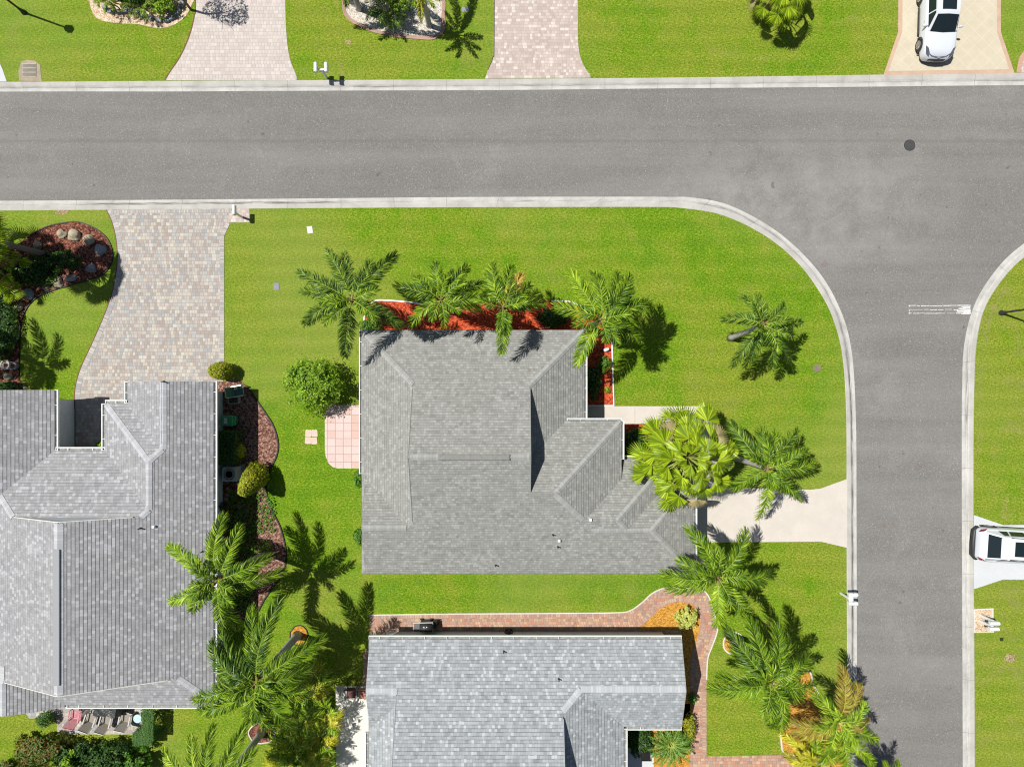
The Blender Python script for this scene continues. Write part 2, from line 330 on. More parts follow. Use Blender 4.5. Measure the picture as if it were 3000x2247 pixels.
# --- paved areas (thin slabs on the lawns)
def area(name, pts, mat, z=0.015, smooth=0, closed=True):
    p = P2(pts)
    if smooth: p = catmull(p, smooth, closed)
    mb = MB(); mb.slab(p, -0.06, z); return struct(name, mb, mat)
def ribbon(name, pts, width, z0, z1, mat, closed=False, smooth=6, kind='structure', world=False, parent=None):
    p = pts if world else P2(pts)
    if smooth: p = catmull(p, smooth, closed)
    mb = MB(); n = len(p); Lc = 0; prev = None; rows = []
    for i in range(n):
        a = p[(i-1) % n] if (closed or i > 0) else p[i]; b = p[(i+1) % n] if (closed or i < n-1) else p[i]
        d = Vector((b[0]-a[0], b[1]-a[1])); d = d.normalized() if d.length else Vector((1, 0)); nn = Vector((-d.y, d.x)) * width / 2
        if i: Lc += sqrt((p[i][0]-p[i-1][0])**2 + (p[i][1]-p[i-1][1])**2)
        rows.append(((p[i][0]+nn.x, p[i][1]+nn.y), (p[i][0]-nn.x, p[i][1]-nn.y), Lc))
    m = n if closed else n - 1
    for i in range(m):
        (a, b, l0), (c, d, l1) = rows[i], rows[(i+1) % n]
        if l1 < l0: l1 = l0 + 0.2
        mb.add([(*b, z1), (*d, z1), (*c, z1), (*a, z1)], [[0, 1, 2, 3]], [[(l0, 0), (l1, 0), (l1, .4), (l0, .4)]])
        mb.add([(*a, z0), (*a, z1), (*c, z1), (*c, z0)], [[0, 1, 2, 3]]); mb.add([(*b, z0), (*d, z0), (*d, z1), (*b, z1)], [[0, 1, 2, 3]])
    if kind == 'structure': return struct(name, mb, mat)
    return mb.build(name, mat, parent)
# left paver driveway
drv_l = [(314, 616), (330, 650), (342, 700), (346, 750), (342, 800), (330, 860), (305, 930), (270, 1010), (238, 1080), (222, 1140), (222, 1200)]
drv = catmull(P2(drv_l), 5)
mb = MB(); mb.slab(drv + P2([(222, 1330), (640, 1330), (653, 1125), (655, 1080), (657, 690), (672, 652), (672, 612)]), -0.06, 0.014); struct('driveway', mb, M['pav_drive'])
ribbon('driveway_border', [(x + 7, y) for x, y in drv_l], 0.3, -0.05, 0.021, M['border_grey'])
ribbon('driveway_border', [(651, 1090), (651, 692), (668, 655)], 0.24, -0.05, 0.021, M['border_grey'], smooth=0)
ribbon('driveway_border', [(318, 621), (675, 619)], 0.2, -0.05, 0.022, M['border_grey'], smooth=0)
area('driveway', [(672, 613), (731, 612), (731, 652), (668, 653)], M['pav_pink'], 0.017)
ribbon('lawn_edging', [(x - 2, y) for x, y in drv_l], 0.05, -0.05, 0.03, M['rust_edge'])
# top-left pale paver driveway
tl = [(572, -300), (574, 0), (570, 50), (556, 105), (530, 165), (500, 210), (484, 236)]
tr = [(869, 236), (868, 222), (850, 175), (840, 110), (836, 0), (836, -300)]
mb = MB(); mb.slab(catmull(P2(tl), 5) + catmull(P2(tr), 5), -0.06, 0.014); struct('driveway', mb, M['pav_pale'])
ribbon('lawn_edging', [(x - 1, y) for x, y in tl], 0.06, -0.05, 0.03, M['rust_edge'])
# top centre pink paver driveway
tl = [(1448, -300), (1448, 120), (1444, 170), (1430, 205), (1421, 232)]; tr = [(1730, 229), (1728, 222), (1706, 185), (1695, 140), (1693, 60), (1693, -300)]
mb = MB(); mb.slab(catmull(P2(tl), 5) + catmull(P2(tr), 5), -0.06, 0.014); struct('driveway', mb, M['pav_pink'])
ribbon('lawn_edging', [(1448, -300), (1448, 120), (1444, 170), (1430, 205)], 0.035, -0.05, 0.02, M['black_edge'])
ribbon('driveway_border', [(1424, 224.5), (1728, 221.5)], 0.22, -0.05, 0.021, M['border_red'] if False else M['pav_pink'], smooth=0)
# top right beige scored driveway with a pink-brown band
def m_scored():
    N = NT('scored_beige_concrete', 0.8, 0.25); p = N.pos(); s = N.sep(p)
    a = N.m('ADD', s[0], s[1]); b = N.m('SUBTRACT', s[0], s[1])
    f1 = N.m('ABSOLUTE', N.m('SUBTRACT', N.m('FRACT', N.m('DIVIDE', a, 0.86)), 0.5)); f2 = N.m('ABSOLUTE', N.m('SUBTRACT', N.m('FRACT', N.m('DIVIDE', b, 0.86)), 0.5))
    c = N.ramp(N.noise(p, 1.2, 5, 0.7), [(0.3, (0.46, 0.41, 0.31)), (0.7, (0.53, 0.475, 0.365))])
    c = N.mix(N.map(N.m('MINIMUM', f1, f2), 0.0, 0.03, 0.7, 0.0), c, (0.62, 0.56, 0.42))
    return N.color(c)
M['scored'] = m_scored()
area('driveway', [(2588, 221), (2631, 95), (2634, -300), (2932, -300), (2932, 95), (2972, 216)], simple('pink_brown_band', (0.47, 0.325, 0.235), 0.8, var=0.1, scale=2), 0.012)
area('driveway', [(2602, 210), (2643, 95), (2646, -300), (2920, -300), (2920, 95), (2956, 205)], M['scored'], 0.018)
area('driveway', [(2984, 214), (2990, 180), (3000, 160), (3040, 120), (3300, 100), (3300, 213)], M['pav_pink'], 0.015)
ribbon('lawn_edging', [(2984, 214), (2990, 180), (3000, 160), (3040, 120)], 0.25, -0.05, 0.02, simple('pink_band', (0.45, 0.27, 0.2), 0.8))
area('driveway', [(-500, 150), (-20, 150), (-4, 178), (8, 205), (20, 240), (-500, 243)], M['concgrey'], 0.014)
# middle concrete drive and walkway
area('driveway', [(2040, 1425), (2376, 1434), (2404, 1431), (2481, 1403), (2481, 1604), (2404, 1586), (2040, 1589)], M['conc'], 0.015)
area('path', [(1690, 1190), (2055, 1190), (2100, 1240), (2100, 1425), (2060, 1428), (2040, 1260), (1690, 1240)], M['conc'], 0.013)
area('driveway', [(2853, 1509), (2855, 1509), (2940, 1538), (3600, 1530), (3600, 1697), (2938, 1697), (2853, 1725)], M['concgrey'], 0.015)
# pink slab patio
p = P2([(955, 1186), (1120, 1186), (1120, 1372), (985, 1372)]) 
pp = P2([(1062, 1186), (1062, 1372), (990, 1372), (975, 1368), (962, 1356), (954, 1335), (952, 1310), (952, 1210), (958, 1195), (970, 1187)])
mb = MB(); mb.slab(P2([(1100, 1186), (1100, 1372)]) + pp[2:], -0.06, 0.02); struct('patio', mb, M['patio_pink'])
# brick walk round the lower house
walk = [(1082, 1801), (1300, 1798), (1600, 1796), (1800, 1794), (1845, 1788), (1880, 1765), (1910, 1738), (1950, 1721), (2000, 1722), (2050, 1725), (2075, 1745), (2090, 1790), (2102, 1833), (2098, 1860), (2085, 1895), (2073, 1930), (2070, 1990), (2070, 2214)]
wi = [(2024, 2214), (2024, 2330), (2010, 2330)]
mb = MB(); mb.slab(catmull(P2(walk), 4) + P2([(2480, 2208), (2480, 2330), (2010, 2330), (1870, 2330), (1870, 1850), (1082, 1870)]), -0.06, 0.012); struct('path', mb, M['pav_red'])
ribbon('path_border', [(x, y + 6) for x, y in walk[:9]] , 0.22, -0.05, 0.019, M['border_red'])
ribbon('path_border', [(2078, 1755), (2083, 1790), (2094, 1835), (2091, 1860), (2078, 1895), (2066, 1930), (2063, 1990), (2063, 2212)], 0.22, -0.05, 0.0195, M['border_red'])
ribbon('path_edging', walk[:17], 0.07, -0.05, 0.03, M['pale_edge'])
area('garden_bed', [(1868, 1843), (1905, 1810), (1930, 1785), (1960, 1768), (2000, 1763), (2030, 1772), (2046, 1795), (2052, 1825), (2046, 1860), (2030, 1900), (2022, 1935), (2022, 2120), (1995, 2140), (1995, 1845)], M['mulch_orange'], 0.024, 0)
ribbon('path_border', [(1858, 1843), (1895, 1810), (1922, 1781), (1956, 1762), (2002, 1756), (2035, 1766), (2053, 1792), (2059, 1826), (2052, 1862), (2037, 1901), (2029, 1936), (2029, 1990)], 0.2, -0.05, 0.0205, M['border_red'])
area('garden_bed', [(1902, 2060), (2030, 2060), (2020, 2140), (2020, 2330), (1902, 2330)], M['mulch_orange'], 0.024)
# white patio beside the lower house
area('patio', [(984, 2008), (1110, 2008), (1110, 2400), (986, 2400)], M['concwhite'], 0.02)
area('path', [(1066, 1905), (1110, 1905), (1110, 2010), (1062, 2010)], M['pav_red'], 0.011)
# paved terrace behind the left house
area('patio', [(70, 2080), (420, 2050), (420, 2150), (170, 2150), (165, 2100), (87, 2104)], M['pav_drive'], 0.02)
# --- garden beds
def bed(pts, mat, edge=None, ew=0.06, z=0.02, smooth=5, ez=0.05):
    area('garden_bed', pts, mat, z, smooth)
    if edge: ribbon('garden_edging', pts, ew, -0.05, ez, edge, True, smooth)
area('garden_bed', [(1067, 1040), (1067, 925), (1085, 888), (1110, 880), (1180, 885), (1235, 892), (1290, 888), (1600, 878), (1650, 885), (1700, 893), (1745, 915), (1770, 950), (1792, 985), (1795, 1085), (1796, 1186), (1690, 1187), (1690, 1040)], M['mulch_red'], 0.022)
ribbon('garden_edging', [(1067, 970), (1067, 925)], 0.07, -0.05, 0.06, M['white'], smooth=0)
ribbon('garden_edging', [(1088, 888), (1110, 880), (1180, 884), (1240, 892)], 0.08, -0.05, 0.07, M['white'])
ribbon('garden_edging', [(1615, 882), (1665, 884), (1716, 903)], 0.08, -0.05, 0.07, M['white'])
ribbon('garden_edging', [(1792, 990), (1795, 1085), (1798, 1188), (1690, 1189)], 0.08, -0.05, 0.07, M['white'], smooth=0)
area('garden_bed', [(1800, 1241), (1985, 1241), (1985, 1345), (1800, 1350)], M['mulch_red'], 0.023)
# left bed with boulders
bl = [(-200, 770), (-60, 735), (40, 720), (90, 690), (140, 664), (200, 652), (235, 652), (280, 670), (315, 700), (330, 740), (325, 775), (300, 805), (255, 822), (200, 838), (150, 853), (105, 875), (78, 905), (62, 950), (58, 1020), (56, 1100), (56, 1160), (-200, 1160)]
area('garden_bed', bl, M['mulch_rust'], 0.02, 5)
ribbon('garden_edging', bl[3:20], 0.06, -0.05, 0.06, M['black_edge'])
# bed along the east side of the left house
br = [(655, 1118), (690, 1108), (712, 1120), (735, 1145), (752, 1172), (775, 1205), (800, 1245), (814, 1290), (812, 1330), (790, 1380), (780, 1420), (785, 1460), (800, 1500), (822, 1545), (836, 1600), (838, 1640), (828, 1680), (800, 1720), (775, 1755), (757, 1790)]
area('garden_bed', br + [(690, 1830), (600, 1830), (600, 1118)], M['mulch_brown'], 0.02, 0)
ribbon('garden_edging', br[3:], 0.07, -0.05, 0.07, M['black_edge'])
area('garden_bed', [(645, 1420), (752, 1420), (752, 1750), (645, 1750)], M['mulch_rust'], 0.024)
# round beds
def circ(cx, cy, rx, ry=None, n=18, jit=0.05, rot=0):
    ry = ry or rx; random.seed(int(cx)); return [(cx + rx*(1+random.uniform(-jit, jit))*cos(2*pi*k/n), cy + ry*(1+random.uniform(-jit, jit))*sin(2*pi*k/n)) for k in range(n)]
bed(circ(876, 1861, 26, 29), M['mulch_orange'], M['black_edge'], 0.05)
bed(circ(768, 2146, 38, 30), M['mulch_rust'], M['pale_edge'], 0.06)
bed([(2120, 1875), (2132, 1858), (2155, 1852), (2172, 1862), (2178, 1880), (2172, 1895), (2160, 1902), (2152, 1912), (2135, 1912), (2121, 1898)], M['mulch_orange'], M['pale_edge'], 0.08)
bed([(2286, 2050), (2300, 2030), (2330, 1985), (2345, 1960), (2362, 1958), (2376, 1975), (2385, 2010), (2420, 2060), (2470, 2130), (2478, 2250), (2350, 2215), (2300, 2205), (2288, 2170)], M['mulch_orange'], M['pale_edge'], 0.09)
# beds at the top
bed([(250, -60), (263, 10), (275, 45), (300, 62), (350, 70), (400, 72), (440, 80), (480, 84), (530, 62), (560, 20), (566, -60)], M['gravel_peach'])
bw = [(1008, 25), (1012, -20), (1040, -80), (1180, -110), (1290, -30), (1298, 60), (1296, 92), (1270, 112), (1230, 112), (1150, 104), (1090, 90), (1040, 68), (1016, 48)]
bed(bw, M['gravel_white'], M['pink_edge'], 0.2, ez=0.045)
area('garden_bed', [(2250, -80), (2330, -80), (2350, -10), (2300, 5), (2250, 0)], M['mulch_brown'], 0.02, 4)
# mailbox gravel pad
bed([(2853, 1785), (2907, 1782), (2908, 1850), (2853, 1851)], M['gravel_peach'], M['pale_edge'], 0.1, smooth=0)
# small worn or bare patches in the turf
def patch(cx, cy, rx, ry): area('soil_patch', circ(cx, cy, rx, ry, 16, 0.25), M['bare'], 0.006, 3)
patch(2958, 1928, 17, 13); patch(183, 622, 22, 7); patch(1020, 125, 9, 7); patch(2393, 1079, 10, 9)
M['drygrass'] = m_grass('dry_grass', 0.22, 0.95)
def dry(pts, seed):
    random.seed(seed); L = catmull(pts, 8); left = []; right = []
    for x, y in L: w_ = random.uniform(3, 11); left.append((x - w_, y + random.uniform(-3, 3))); right.append((x + w_, y + random.uniform(-3, 3)))
    area('dry_turf', left + right[::-1], M['drygrass'], 0.005)
dry([(2868, 1330), (2872, 1250), (2870, 1150), (2878, 1050), (2890, 980), (2905, 920), (2930, 870), (2950, 850)], 1)
dry([(980, -20), (992, 40), (998, 90), (992, 150), (1000, 200), (1003, 232)], 2)
dry([(2950, 1450), (2945, 1480), (2938, 1515)], 3); dry([(2865, 1740), (2900, 1752), (2935, 1770)], 4)
# painted stop line, worn to a few scratches
mb = MB(); random.seed(3)
def scr(x0, x1, y, wpx):
    a = W2(x0, y - wpx/2); b = W2(x1, y + wpx/2); mb.slab([(a[0], a[1]), (b[0], a[1]), (b[0], b[1]), (a[0], b[1])], -0.074, -0.0718 + 0.00002*len(mb.v)/8)
for k in range(45):
    y = random.uniform(893, 921); x1 = 2847; x0 = x1 - random.uniform(12, 44); scr(x0, x1 - random.uniform(0, 3), y, random.uniform(0.8, 2.2))
for y, a, b_ in ((895, 2665, 2810), (907, 2668, 2830), (918, 2664, 2800), (896, 2700, 2790), (917, 2690, 2760)):
    x = a
    while x < b_: e = x + random.uniform(8, 40); scr(x, min(e, b_), y + random.uniform(-1, 1), random.uniform(0.8, 2.0)); x = e + random.uniform(1, 6)
for k in range(14): scr(2664 + random.uniform(0, 3), 2668, random.uniform(893, 922), 1.5)
struct('road_marking', mb, simple('worn_white_road_paint', (0.55, 0.55, 0.54), 0.8, var=0.3, scale=12))
# ---------------------------------------------------------------- houses
SL = 0.417; CO = cos(math.atan(SL))
def m_roof(name, cols, rh=0.14, tw=0.2, joint=0.35, moss=None, wear=0.3, dash=0.8):
    N = NT(name, 0.92, 0.12); u = N.sep(N.uv())
    r, rc, e, fv = N.tiles(u[0], u[1], tw, rh, 2.0, 0.014, 1.0)
    r2, rc2, e2, _ = N.tiles(u[0], u[1], tw * 2.3, rh, 8.0, 0.012, 1.0)
    r3, _, _, _ = N.tiles(u[0], u[1], tw * 1.6, rh, 14.0, 0.012, 1.0)
    n = len(cols); c = N.ramp(r, [(i / n, cols[i]) for i in range(n)], 'CONSTANT')
    c2 = N.ramp(r2, [(0.0, tuple(k * 0.86 for k in cols[0])), (0.35, cols[len(cols)//2]), (1.0, tuple(k * 1.04 for k in cols[len(cols)//2]))])
    c = N.mix(0.35, c, c2)
    c = N.mix(N.map(N.noise(N.pos(), 30, 2, 0.9), 0.3, 0.7, 0, 0.15), c, tuple(k * 0.5 for k in cols[0]))
    c = N.mix(N.map(N.noise(N.pos(), 0.35, 5, 0.65, 0.5), 0.42, 0.72, 0, wear), c, moss or cols[0])
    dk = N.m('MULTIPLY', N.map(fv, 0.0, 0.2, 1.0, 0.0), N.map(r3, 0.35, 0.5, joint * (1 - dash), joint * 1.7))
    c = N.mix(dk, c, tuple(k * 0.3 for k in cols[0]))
    c = N.mix(N.m('MULTIPLY', e, joint * 0.6), c, tuple(k * 0.4 for k in cols[0]))
    return N.color(c)
M['roofA'] = m_roof('grey_green_shingles', [(0.21,0.213,0.20),(0.265,0.268,0.252),(0.24,0.243,0.23),(0.30,0.303,0.285),(0.255,0.258,0.243),(0.35,0.353,0.335)], 0.145, 0.16, 0.42, (0.22,0.22,0.20), 0.35, 0.5)
M['roofB'] = m_roof('pale_blue_grey_shingles', [(0.225,0.245,0.26),(0.285,0.305,0.32),(0.33,0.35,0.365),(0.26,0.28,0.295),(0.35,0.37,0.385),(0.30,0.32,0.335),(0.375,0.395,0.41),(0.27,0.29,0.305),(0.50,0.525,0.54)], 0.175, 0.15, 0.42, (0.30,0.32,0.335), 0.2, 0.9)
M['roofC'] = m_roof('grey_blue_shingles', [(0.25,0.25,0.26),(0.305,0.31,0.325),(0.34,0.345,0.36),(0.28,0.28,0.29),(0.365,0.37,0.39),(0.32,0.32,0.33),(0.47,0.48,0.50)], 0.18, 0.17, 0.42, (0.29,0.285,0.28), 0.3, 0.5)
def m_cap(name, col):
    N = NT(name, 0.92, 0.15); u = N.sep(N.uv()); f = N.m('FRACT', N.m('DIVIDE', u[0], 0.145))
    r = N.wn(N.comb(N.m('FLOOR', N.m('DIVIDE', u[0], 0.145)), 1.0, 0.0))[0]
    c = N.mix(r, tuple(k * 0.88 for k in col), tuple(k * 1.12 for k in col)); c = N.mix(N.map(f, 0, 0.16, 0.42, 0), c, tuple(k * 0.35 for k in col))
    c = N.mix(N.map(N.noise(N.pos(), 30, 2, 0.9), 0.3, 0.7, 0, 0.25), c, tuple(k * 0.4 for k in col))
    return N.color(c)
M['wall'] = simple('stucco_wall', (0.52, 0.50, 0.46), 0.85, 0.1, var=0.06, scale=3)
M['wallblue'] = simple('pale_blue_stucco', (0.56, 0.60, 0.63), 0.85, 0.1, var=0.06, scale=3)
M['gutter_in'] = simple('grimy_shaded_gutter_floor', (0.24, 0.25, 0.24), 0.8, var=0.3)  # floor colour darkened for grime and for the shade inside the trough
M['glass'] = simple('window_glass', (0.03, 0.04, 0.05), 0.05, 0.6, var=0)
M['dark'] = simple('dark_metal', (0.03, 0.03, 0.032), 0.5, 0.4)
M['steel'] = simple('galvanised_steel', (0.45, 0.46, 0.47), 0.4, 0.5, metal=0.6)

def clip(poly, a, b, c):           # keep a*x+b*y+c >= 0
    out = []; n = len(poly)
    for i in range(n):
        p = poly[i]; q = poly[(i+1) % n]; dp = a*p[0]+b*p[1]+c; dq = a*q[0]+b*q[1]+c
        if dp >= 0: out.append(p)
        if (dp >= 0) != (dq >= 0):
            t = dp / (dp - dq); out.append((p[0]+(q[0]-p[0])*t, p[1]+(q[1]-p[1])*t))
    return out
def parea(p): return abs(sum(p[i][0]*p[(i+1) % len(p)][1]-p[(i+1) % len(p)][0]*p[i][1] for i in range(len(p)))) / 2 if len(p) > 2 else 0
class Wing:
    def __init__(s, x0, x1, y0, y1, **pl):
        s.r = (x0, x1, y0, y1); s.p = []
        for k, h0 in pl.items():
            k, h0 = k[0], h0
            ey = None
            if isinstance(h0, tuple): ey, h0 = h0
            if k == 'N': e = y1 if ey is None else ey; s.p.append((0, -SL, h0 + SL*e, k, e))
            if k == 'S': e = y0 if ey is None else ey; s.p.append((0, SL, h0 - SL*e, k, e))
            if k == 'E': e = x1 if ey is None else ey; s.p.append((-SL, 0, h0 + SL*e, k, e))
            if k == 'W': e = x0 if ey is None else ey; s.p.append((SL, 0, h0 - SL*e, k, e))
    def hp(s):
        x0, x1, y0, y1 = s.r
        return [(1, 0, -x0), (-1, 0, x1), (0, 1, -y0), (0, -1, y1)]
    def h(s, x, y, eps=1e-4):
        x0, x1, y0, y1 = s.r
        if x < x0-eps or x > x1+eps or y < y0-eps or y > y1+eps: return None
        return min(a*x+b*y+c for a, b, c, _, _ in s.p)
def roof_h(wings, x, y):
    hs = [w_.h(x, y) for w_ in wings]; hs = [h for h in hs if h is not None]
    return max(hs) if hs else None
def house(label, wings, outline, mat, capmat, wallmat, caps=(), gutters=(), walls_gable=(), inset=0.7, base=(0, 0), rh=0.14, rake=None):
    root = empty('house', (base[0], base[1], 0), 0, label, 'house')
    inv = Matrix.Translation((-base[0], -base[1], 0))
    mb = MB(); mb.M = inv; tk = 0.013
    for i, wg in enumerate(wings):
        x0, x1, y0, y1 = wg.r
        for pi_, (a, b, c, side, e) in enumerate(wg.p):
            polys = [[(x0, y0), (x1, y0), (x1, y1), (x0, y1)]]
            for pj, (a2, b2, c2, _, _) in enumerate(wg.p):
                if pj != pi_: polys = [clip(p, a2-a, b2-b, c2-c) for p in polys]
            for k, wk in enumerate(wings):
                if k == i: continue
                eps = -1e-5 if k < i else 1e-5
                hs = wk.hp() + [(a2-a, b2-b, c2-c-eps) for a2, b2, c2, _, _ in wk.p]
                new = []
                for p in polys:
                    rest = p
                    for (ga, gb, gc) in hs:
                        if parea(rest) < 1e-4: rest = []; break
                        o = clip(rest, -ga, -gb, -gc)
                        if parea(o) > 1e-4: new.append(o)
                        rest = clip(rest, ga, gb, gc)
                polys = new
            sg = {'N': (0, -1), 'S': (0, 1), 'E': (-1, 0), 'W': (1, 0)}[side]
            def dist(x, y): return (sg[0]*(x-e) if sg[0] else sg[1]*(y-e))
            r = rh * CO
            for p in polys:
                if parea(p) < 1e-3: continue
                ds = [dist(*q) for q in p]; k0 = floor(min(ds)/r + 1e-6); k1 = floor(max(ds)/r - 1e-6)
                for k in range(k0, k1+1):
                    lo = k*r; hi = lo+r
                    ca, cb = sg; cc = -(sg[0]*e + sg[1]*e) if False else -(sg[0]*e if sg[0] else sg[1]*e)
                    q = clip(clip(p, ca, cb, cc-lo), -ca, -cb, hi-cc)
                    if parea(q) < 1e-5: continue
                    vs = []; uv = []
                    for (x, y) in q:
                        d = dist(x, y); vs.append((x, y, a*x+b*y+c + tk*max(0, 1-(d-lo)/r)))
                        uu = x if side in 'NS' else y
                        uv.append((uu + 50, d/CO + 50*rh))
                    n = len(q); ar = sum(q[t][0]*q[(t+1) % n][1]-q[(t+1) % n][0]*q[t][1] for t in range(n))
                    f = list(range(n)); u2 = uv
                    if ar < 0: f = f[::-1]; u2 = uv[::-1]
                    mb.add(vs, [f], [u2])
                    low = [t for t in range(n) if abs(dist(*q[t])-lo) < 1e-5]
                    if len(low) == 2:
                        A, B = vs[low[0]], vs[low[1]]
                        mb.add([A, B, (B[0], B[1], B[2]-tk-0.002), (A[0], A[1], A[2]-tk-0.002)], [[0, 1, 2, 3]], [[(0, 50*rh+.001)]*4])
    mb.build('roof', mat, root)
    # fascia + soffit + walls follow the outline
    n = len(outline); cx = sum(p[0] for p in outline)/n; cy = sum(p[1] for p in outline)/n
    ar = sum(outline[t][0]*outline[(t+1) % n][1]-outline[(t+1) % n][0]*outline[t][1] for t in range(n))
    if ar < 0: outline = outline[::-1]
    def nrm(i):
        a = outline[i]; b = outline[(i+1) % n]; d = Vector((b[0]-a[0], b[1]-a[1])).normalized(); return Vector((-d.y, d.x))   # inward
    fb = MB(); fb.M = inv; sb = MB(); sb.M = inv
    def samples(a, b, m): return [(a[0]+(b[0]-a[0])*t/m, a[1]+(b[1]-a[1])*t/m) for t in range(m+1)]
    for i in range(n):
        a = outline[i]; b = outline[(i+1) % n]; L = sqrt((a[0]-b[0])**2+(a[1]-b[1])**2); m = max(2, int(L/0.25)); nn = nrm(i); pts = samples(a, b, m)
        hs = []
        for t, p in enumerate(pts):
            tt = min(max(t, 0.02), m-0.02); q = (a[0]+(b[0]-a[0])*tt/m + nn.x*0.004, a[1]+(b[1]-a[1])*tt/m + nn.y*0.004)
            h = roof_h(wings, *q); hs.append(2.6 if h is None else h)
        for t in range(m):
            p, q = pts[t], pts[t+1]; o = nn * -0.006
            fb.add([(p[0]+o.x, p[1]+o.y, hs[t]+0.012), (p[0]+o.x, p[1]+o.y, hs[t]-0.17), (q[0]+o.x, q[1]+o.y, hs[t+1]-0.17), (q[0]+o.x, q[1]+o.y, hs[t+1]+0.012)], [[0, 1, 2, 3]])
            pi2 = (p[0]+nn.x*(inset+.02), p[1]+nn.y*(inset+.02)); qi = (q[0]+nn.x*(inset+.02), q[1]+nn.y*(inset+.02))
            z = 0.0015*i
            sb.add([(p[0], p[1], hs[t]-0.165-z), (q[0], q[1], hs[t+1]-0.165-z), (*qi, hs[t+1]-0.165-z), (*pi2, hs[t]-0.165-z)], [[0, 1, 2, 3]])
    fb.build('fascia', M['cream'], root); sb.build('soffit', M['cream'], root)
    ins = []
    for i in range(n):
        n0 = nrm((i-1) % n); n1 = nrm(i); ins.append((outline[i][0]+(n0.x+n1.x)*inset, outline[i][1]+(n0.y+n1.y)*inset))
    wb = MB(); wb.M = inv
    for i in range(n):
        a = ins[i]; b = ins[(i+1) % n]; L = sqrt((a[0]-b[0])**2+(a[1]-b[1])**2); m = max(1, int(L/0.3)); pts = samples(a, b, m)
        for t in range(m):
            p, q = pts[t], pts[t+1]; hp = roof_h(wings, *p) or 2.6; hq = roof_h(wings, *q) or 2.6
            wb.add([(*p, -0.05), (*q, -0.05), (*q, hq-0.06), (*p, hp-0.06)], [[0, 1, 2, 3]])
    wb.build('wall', wallmat, root)
    # dutch gable walls: (axis, coordinate, lo, hi, outward sign)
    for (ax, cst, lo, hi, sgn) in walls_gable:
        gb = MB(); gb.M = inv; m = 48; prev = None
        for t in range(m+1):
            s = lo+(hi-lo)*t/m
            pin = (cst-sgn*0.01, s) if ax == 'x' else (s, cst-sgn*0.01); po = (cst+sgn*0.01, s) if ax == 'x' else (s, cst+sgn*0.01)
            hi_ = roof_h(wings, *pin) or 2.6; lo_ = roof_h(wings, *po) or 2.6
            xy = (cst, s) if ax == 'x' else (s, cst)
            cur = (xy, hi_, min(lo_, hi_)-0.01)
            if prev and (cur[1]-cur[2] > 0.02 or prev[1]-prev[2] > 0.02):
                gb.add([(*prev[0], prev[2]), (*cur[0], cur[2]), (*cur[0], cur[1]+0.004), (*prev[0], prev[1]+0.004)], [[0, 1, 2, 3]])
            prev = cur
        gb.build('gable_wall', wallmat, root)
        rb = MB(); rb.M = inv
        for t in range(m):
            s0 = lo+(hi-lo)*t/m; s1 = lo+(hi-lo)*(t+1)/m; q = []
            ok = True
            for s in (s0, s1):
                pin = (cst-sgn*0.01, s) if ax == 'x' else (s, cst-sgn*0.01); po = (cst+sgn*0.01, s) if ax == 'x' else (s, cst+sgn*0.01)
                h1 = roof_h(wings, *pin) or 0; h2 = roof_h(wings, *po) or 0
                if h1-h2 < 0.03: ok = False
                q.append((s, h1))
            if ok:
                vs = []
                for (s, h) in q:
                    for o in (0.0, 0.035):
                        for dz in (0.03, -0.13):
                            vs.append((cst+sgn*o, s, h+dz) if ax == 'x' else (s, cst+sgn*o, h+dz))
                rb.add(vs, [[0, 1, 5, 4], [2, 3, 7, 6], [0, 4, 6, 2], [1, 5, 7, 3]])
        rb.build('rake_board', rake or M['cream'], root)
    # ridge and hip caps
    for (p, q, wd) in caps:
        cb = MB(); cb.M = inv
        L = sqrt((p[0]-q[0])**2+(p[1]-q[1])**2); m = max(1, int(L/0.3)); d = Vector((q[0]-p[0], q[1]-p[1])).normalized(); nn = Vector((-d.y, d.x))
        for t in range(m):
            rows = []
            for tt in (t/m, (t+1)/m):
                x = p[0]+(q[0]-p[0])*tt; y = p[1]+(q[1]-p[1])*tt; row = []
                for o in (-wd, 0, wd):
                    xx, yy = x+nn.x*o, y+nn.y*o; h = roof_h(wings, xx, yy)
                    if h is None: h = (roof_h(wings, x, y) or 2.6) - 0.07
                    row.append((xx, yy, h+0.045 if o == 0 else h+0.03))
                rows.append((row, L*tt))
            (r0, l0), (r1, l1) = rows
            cb.add([r0[0], r1[0], r1[1], r0[1]], [[3, 2, 1, 0]], [[(l0, .1), (l1, .1), (l1, 0), (l0, 0)]])
            cb.add([r0[1], r1[1], r1[2], r0[2]], [[3, 2, 1, 0]], [[(l0, .1), (l1, .1), (l1, 0), (l0, 0)]])
            for j in (0, 2):
                cb.add([r0[j], r1[j], (r1[j][0], r1[j][1], r1[j][2]-0.04), (r0[j][0], r0[j][1], r0[j][2]-0.04)], [[0, 1, 2, 3]])
        cb.build('ridge_cap', capmat, root)
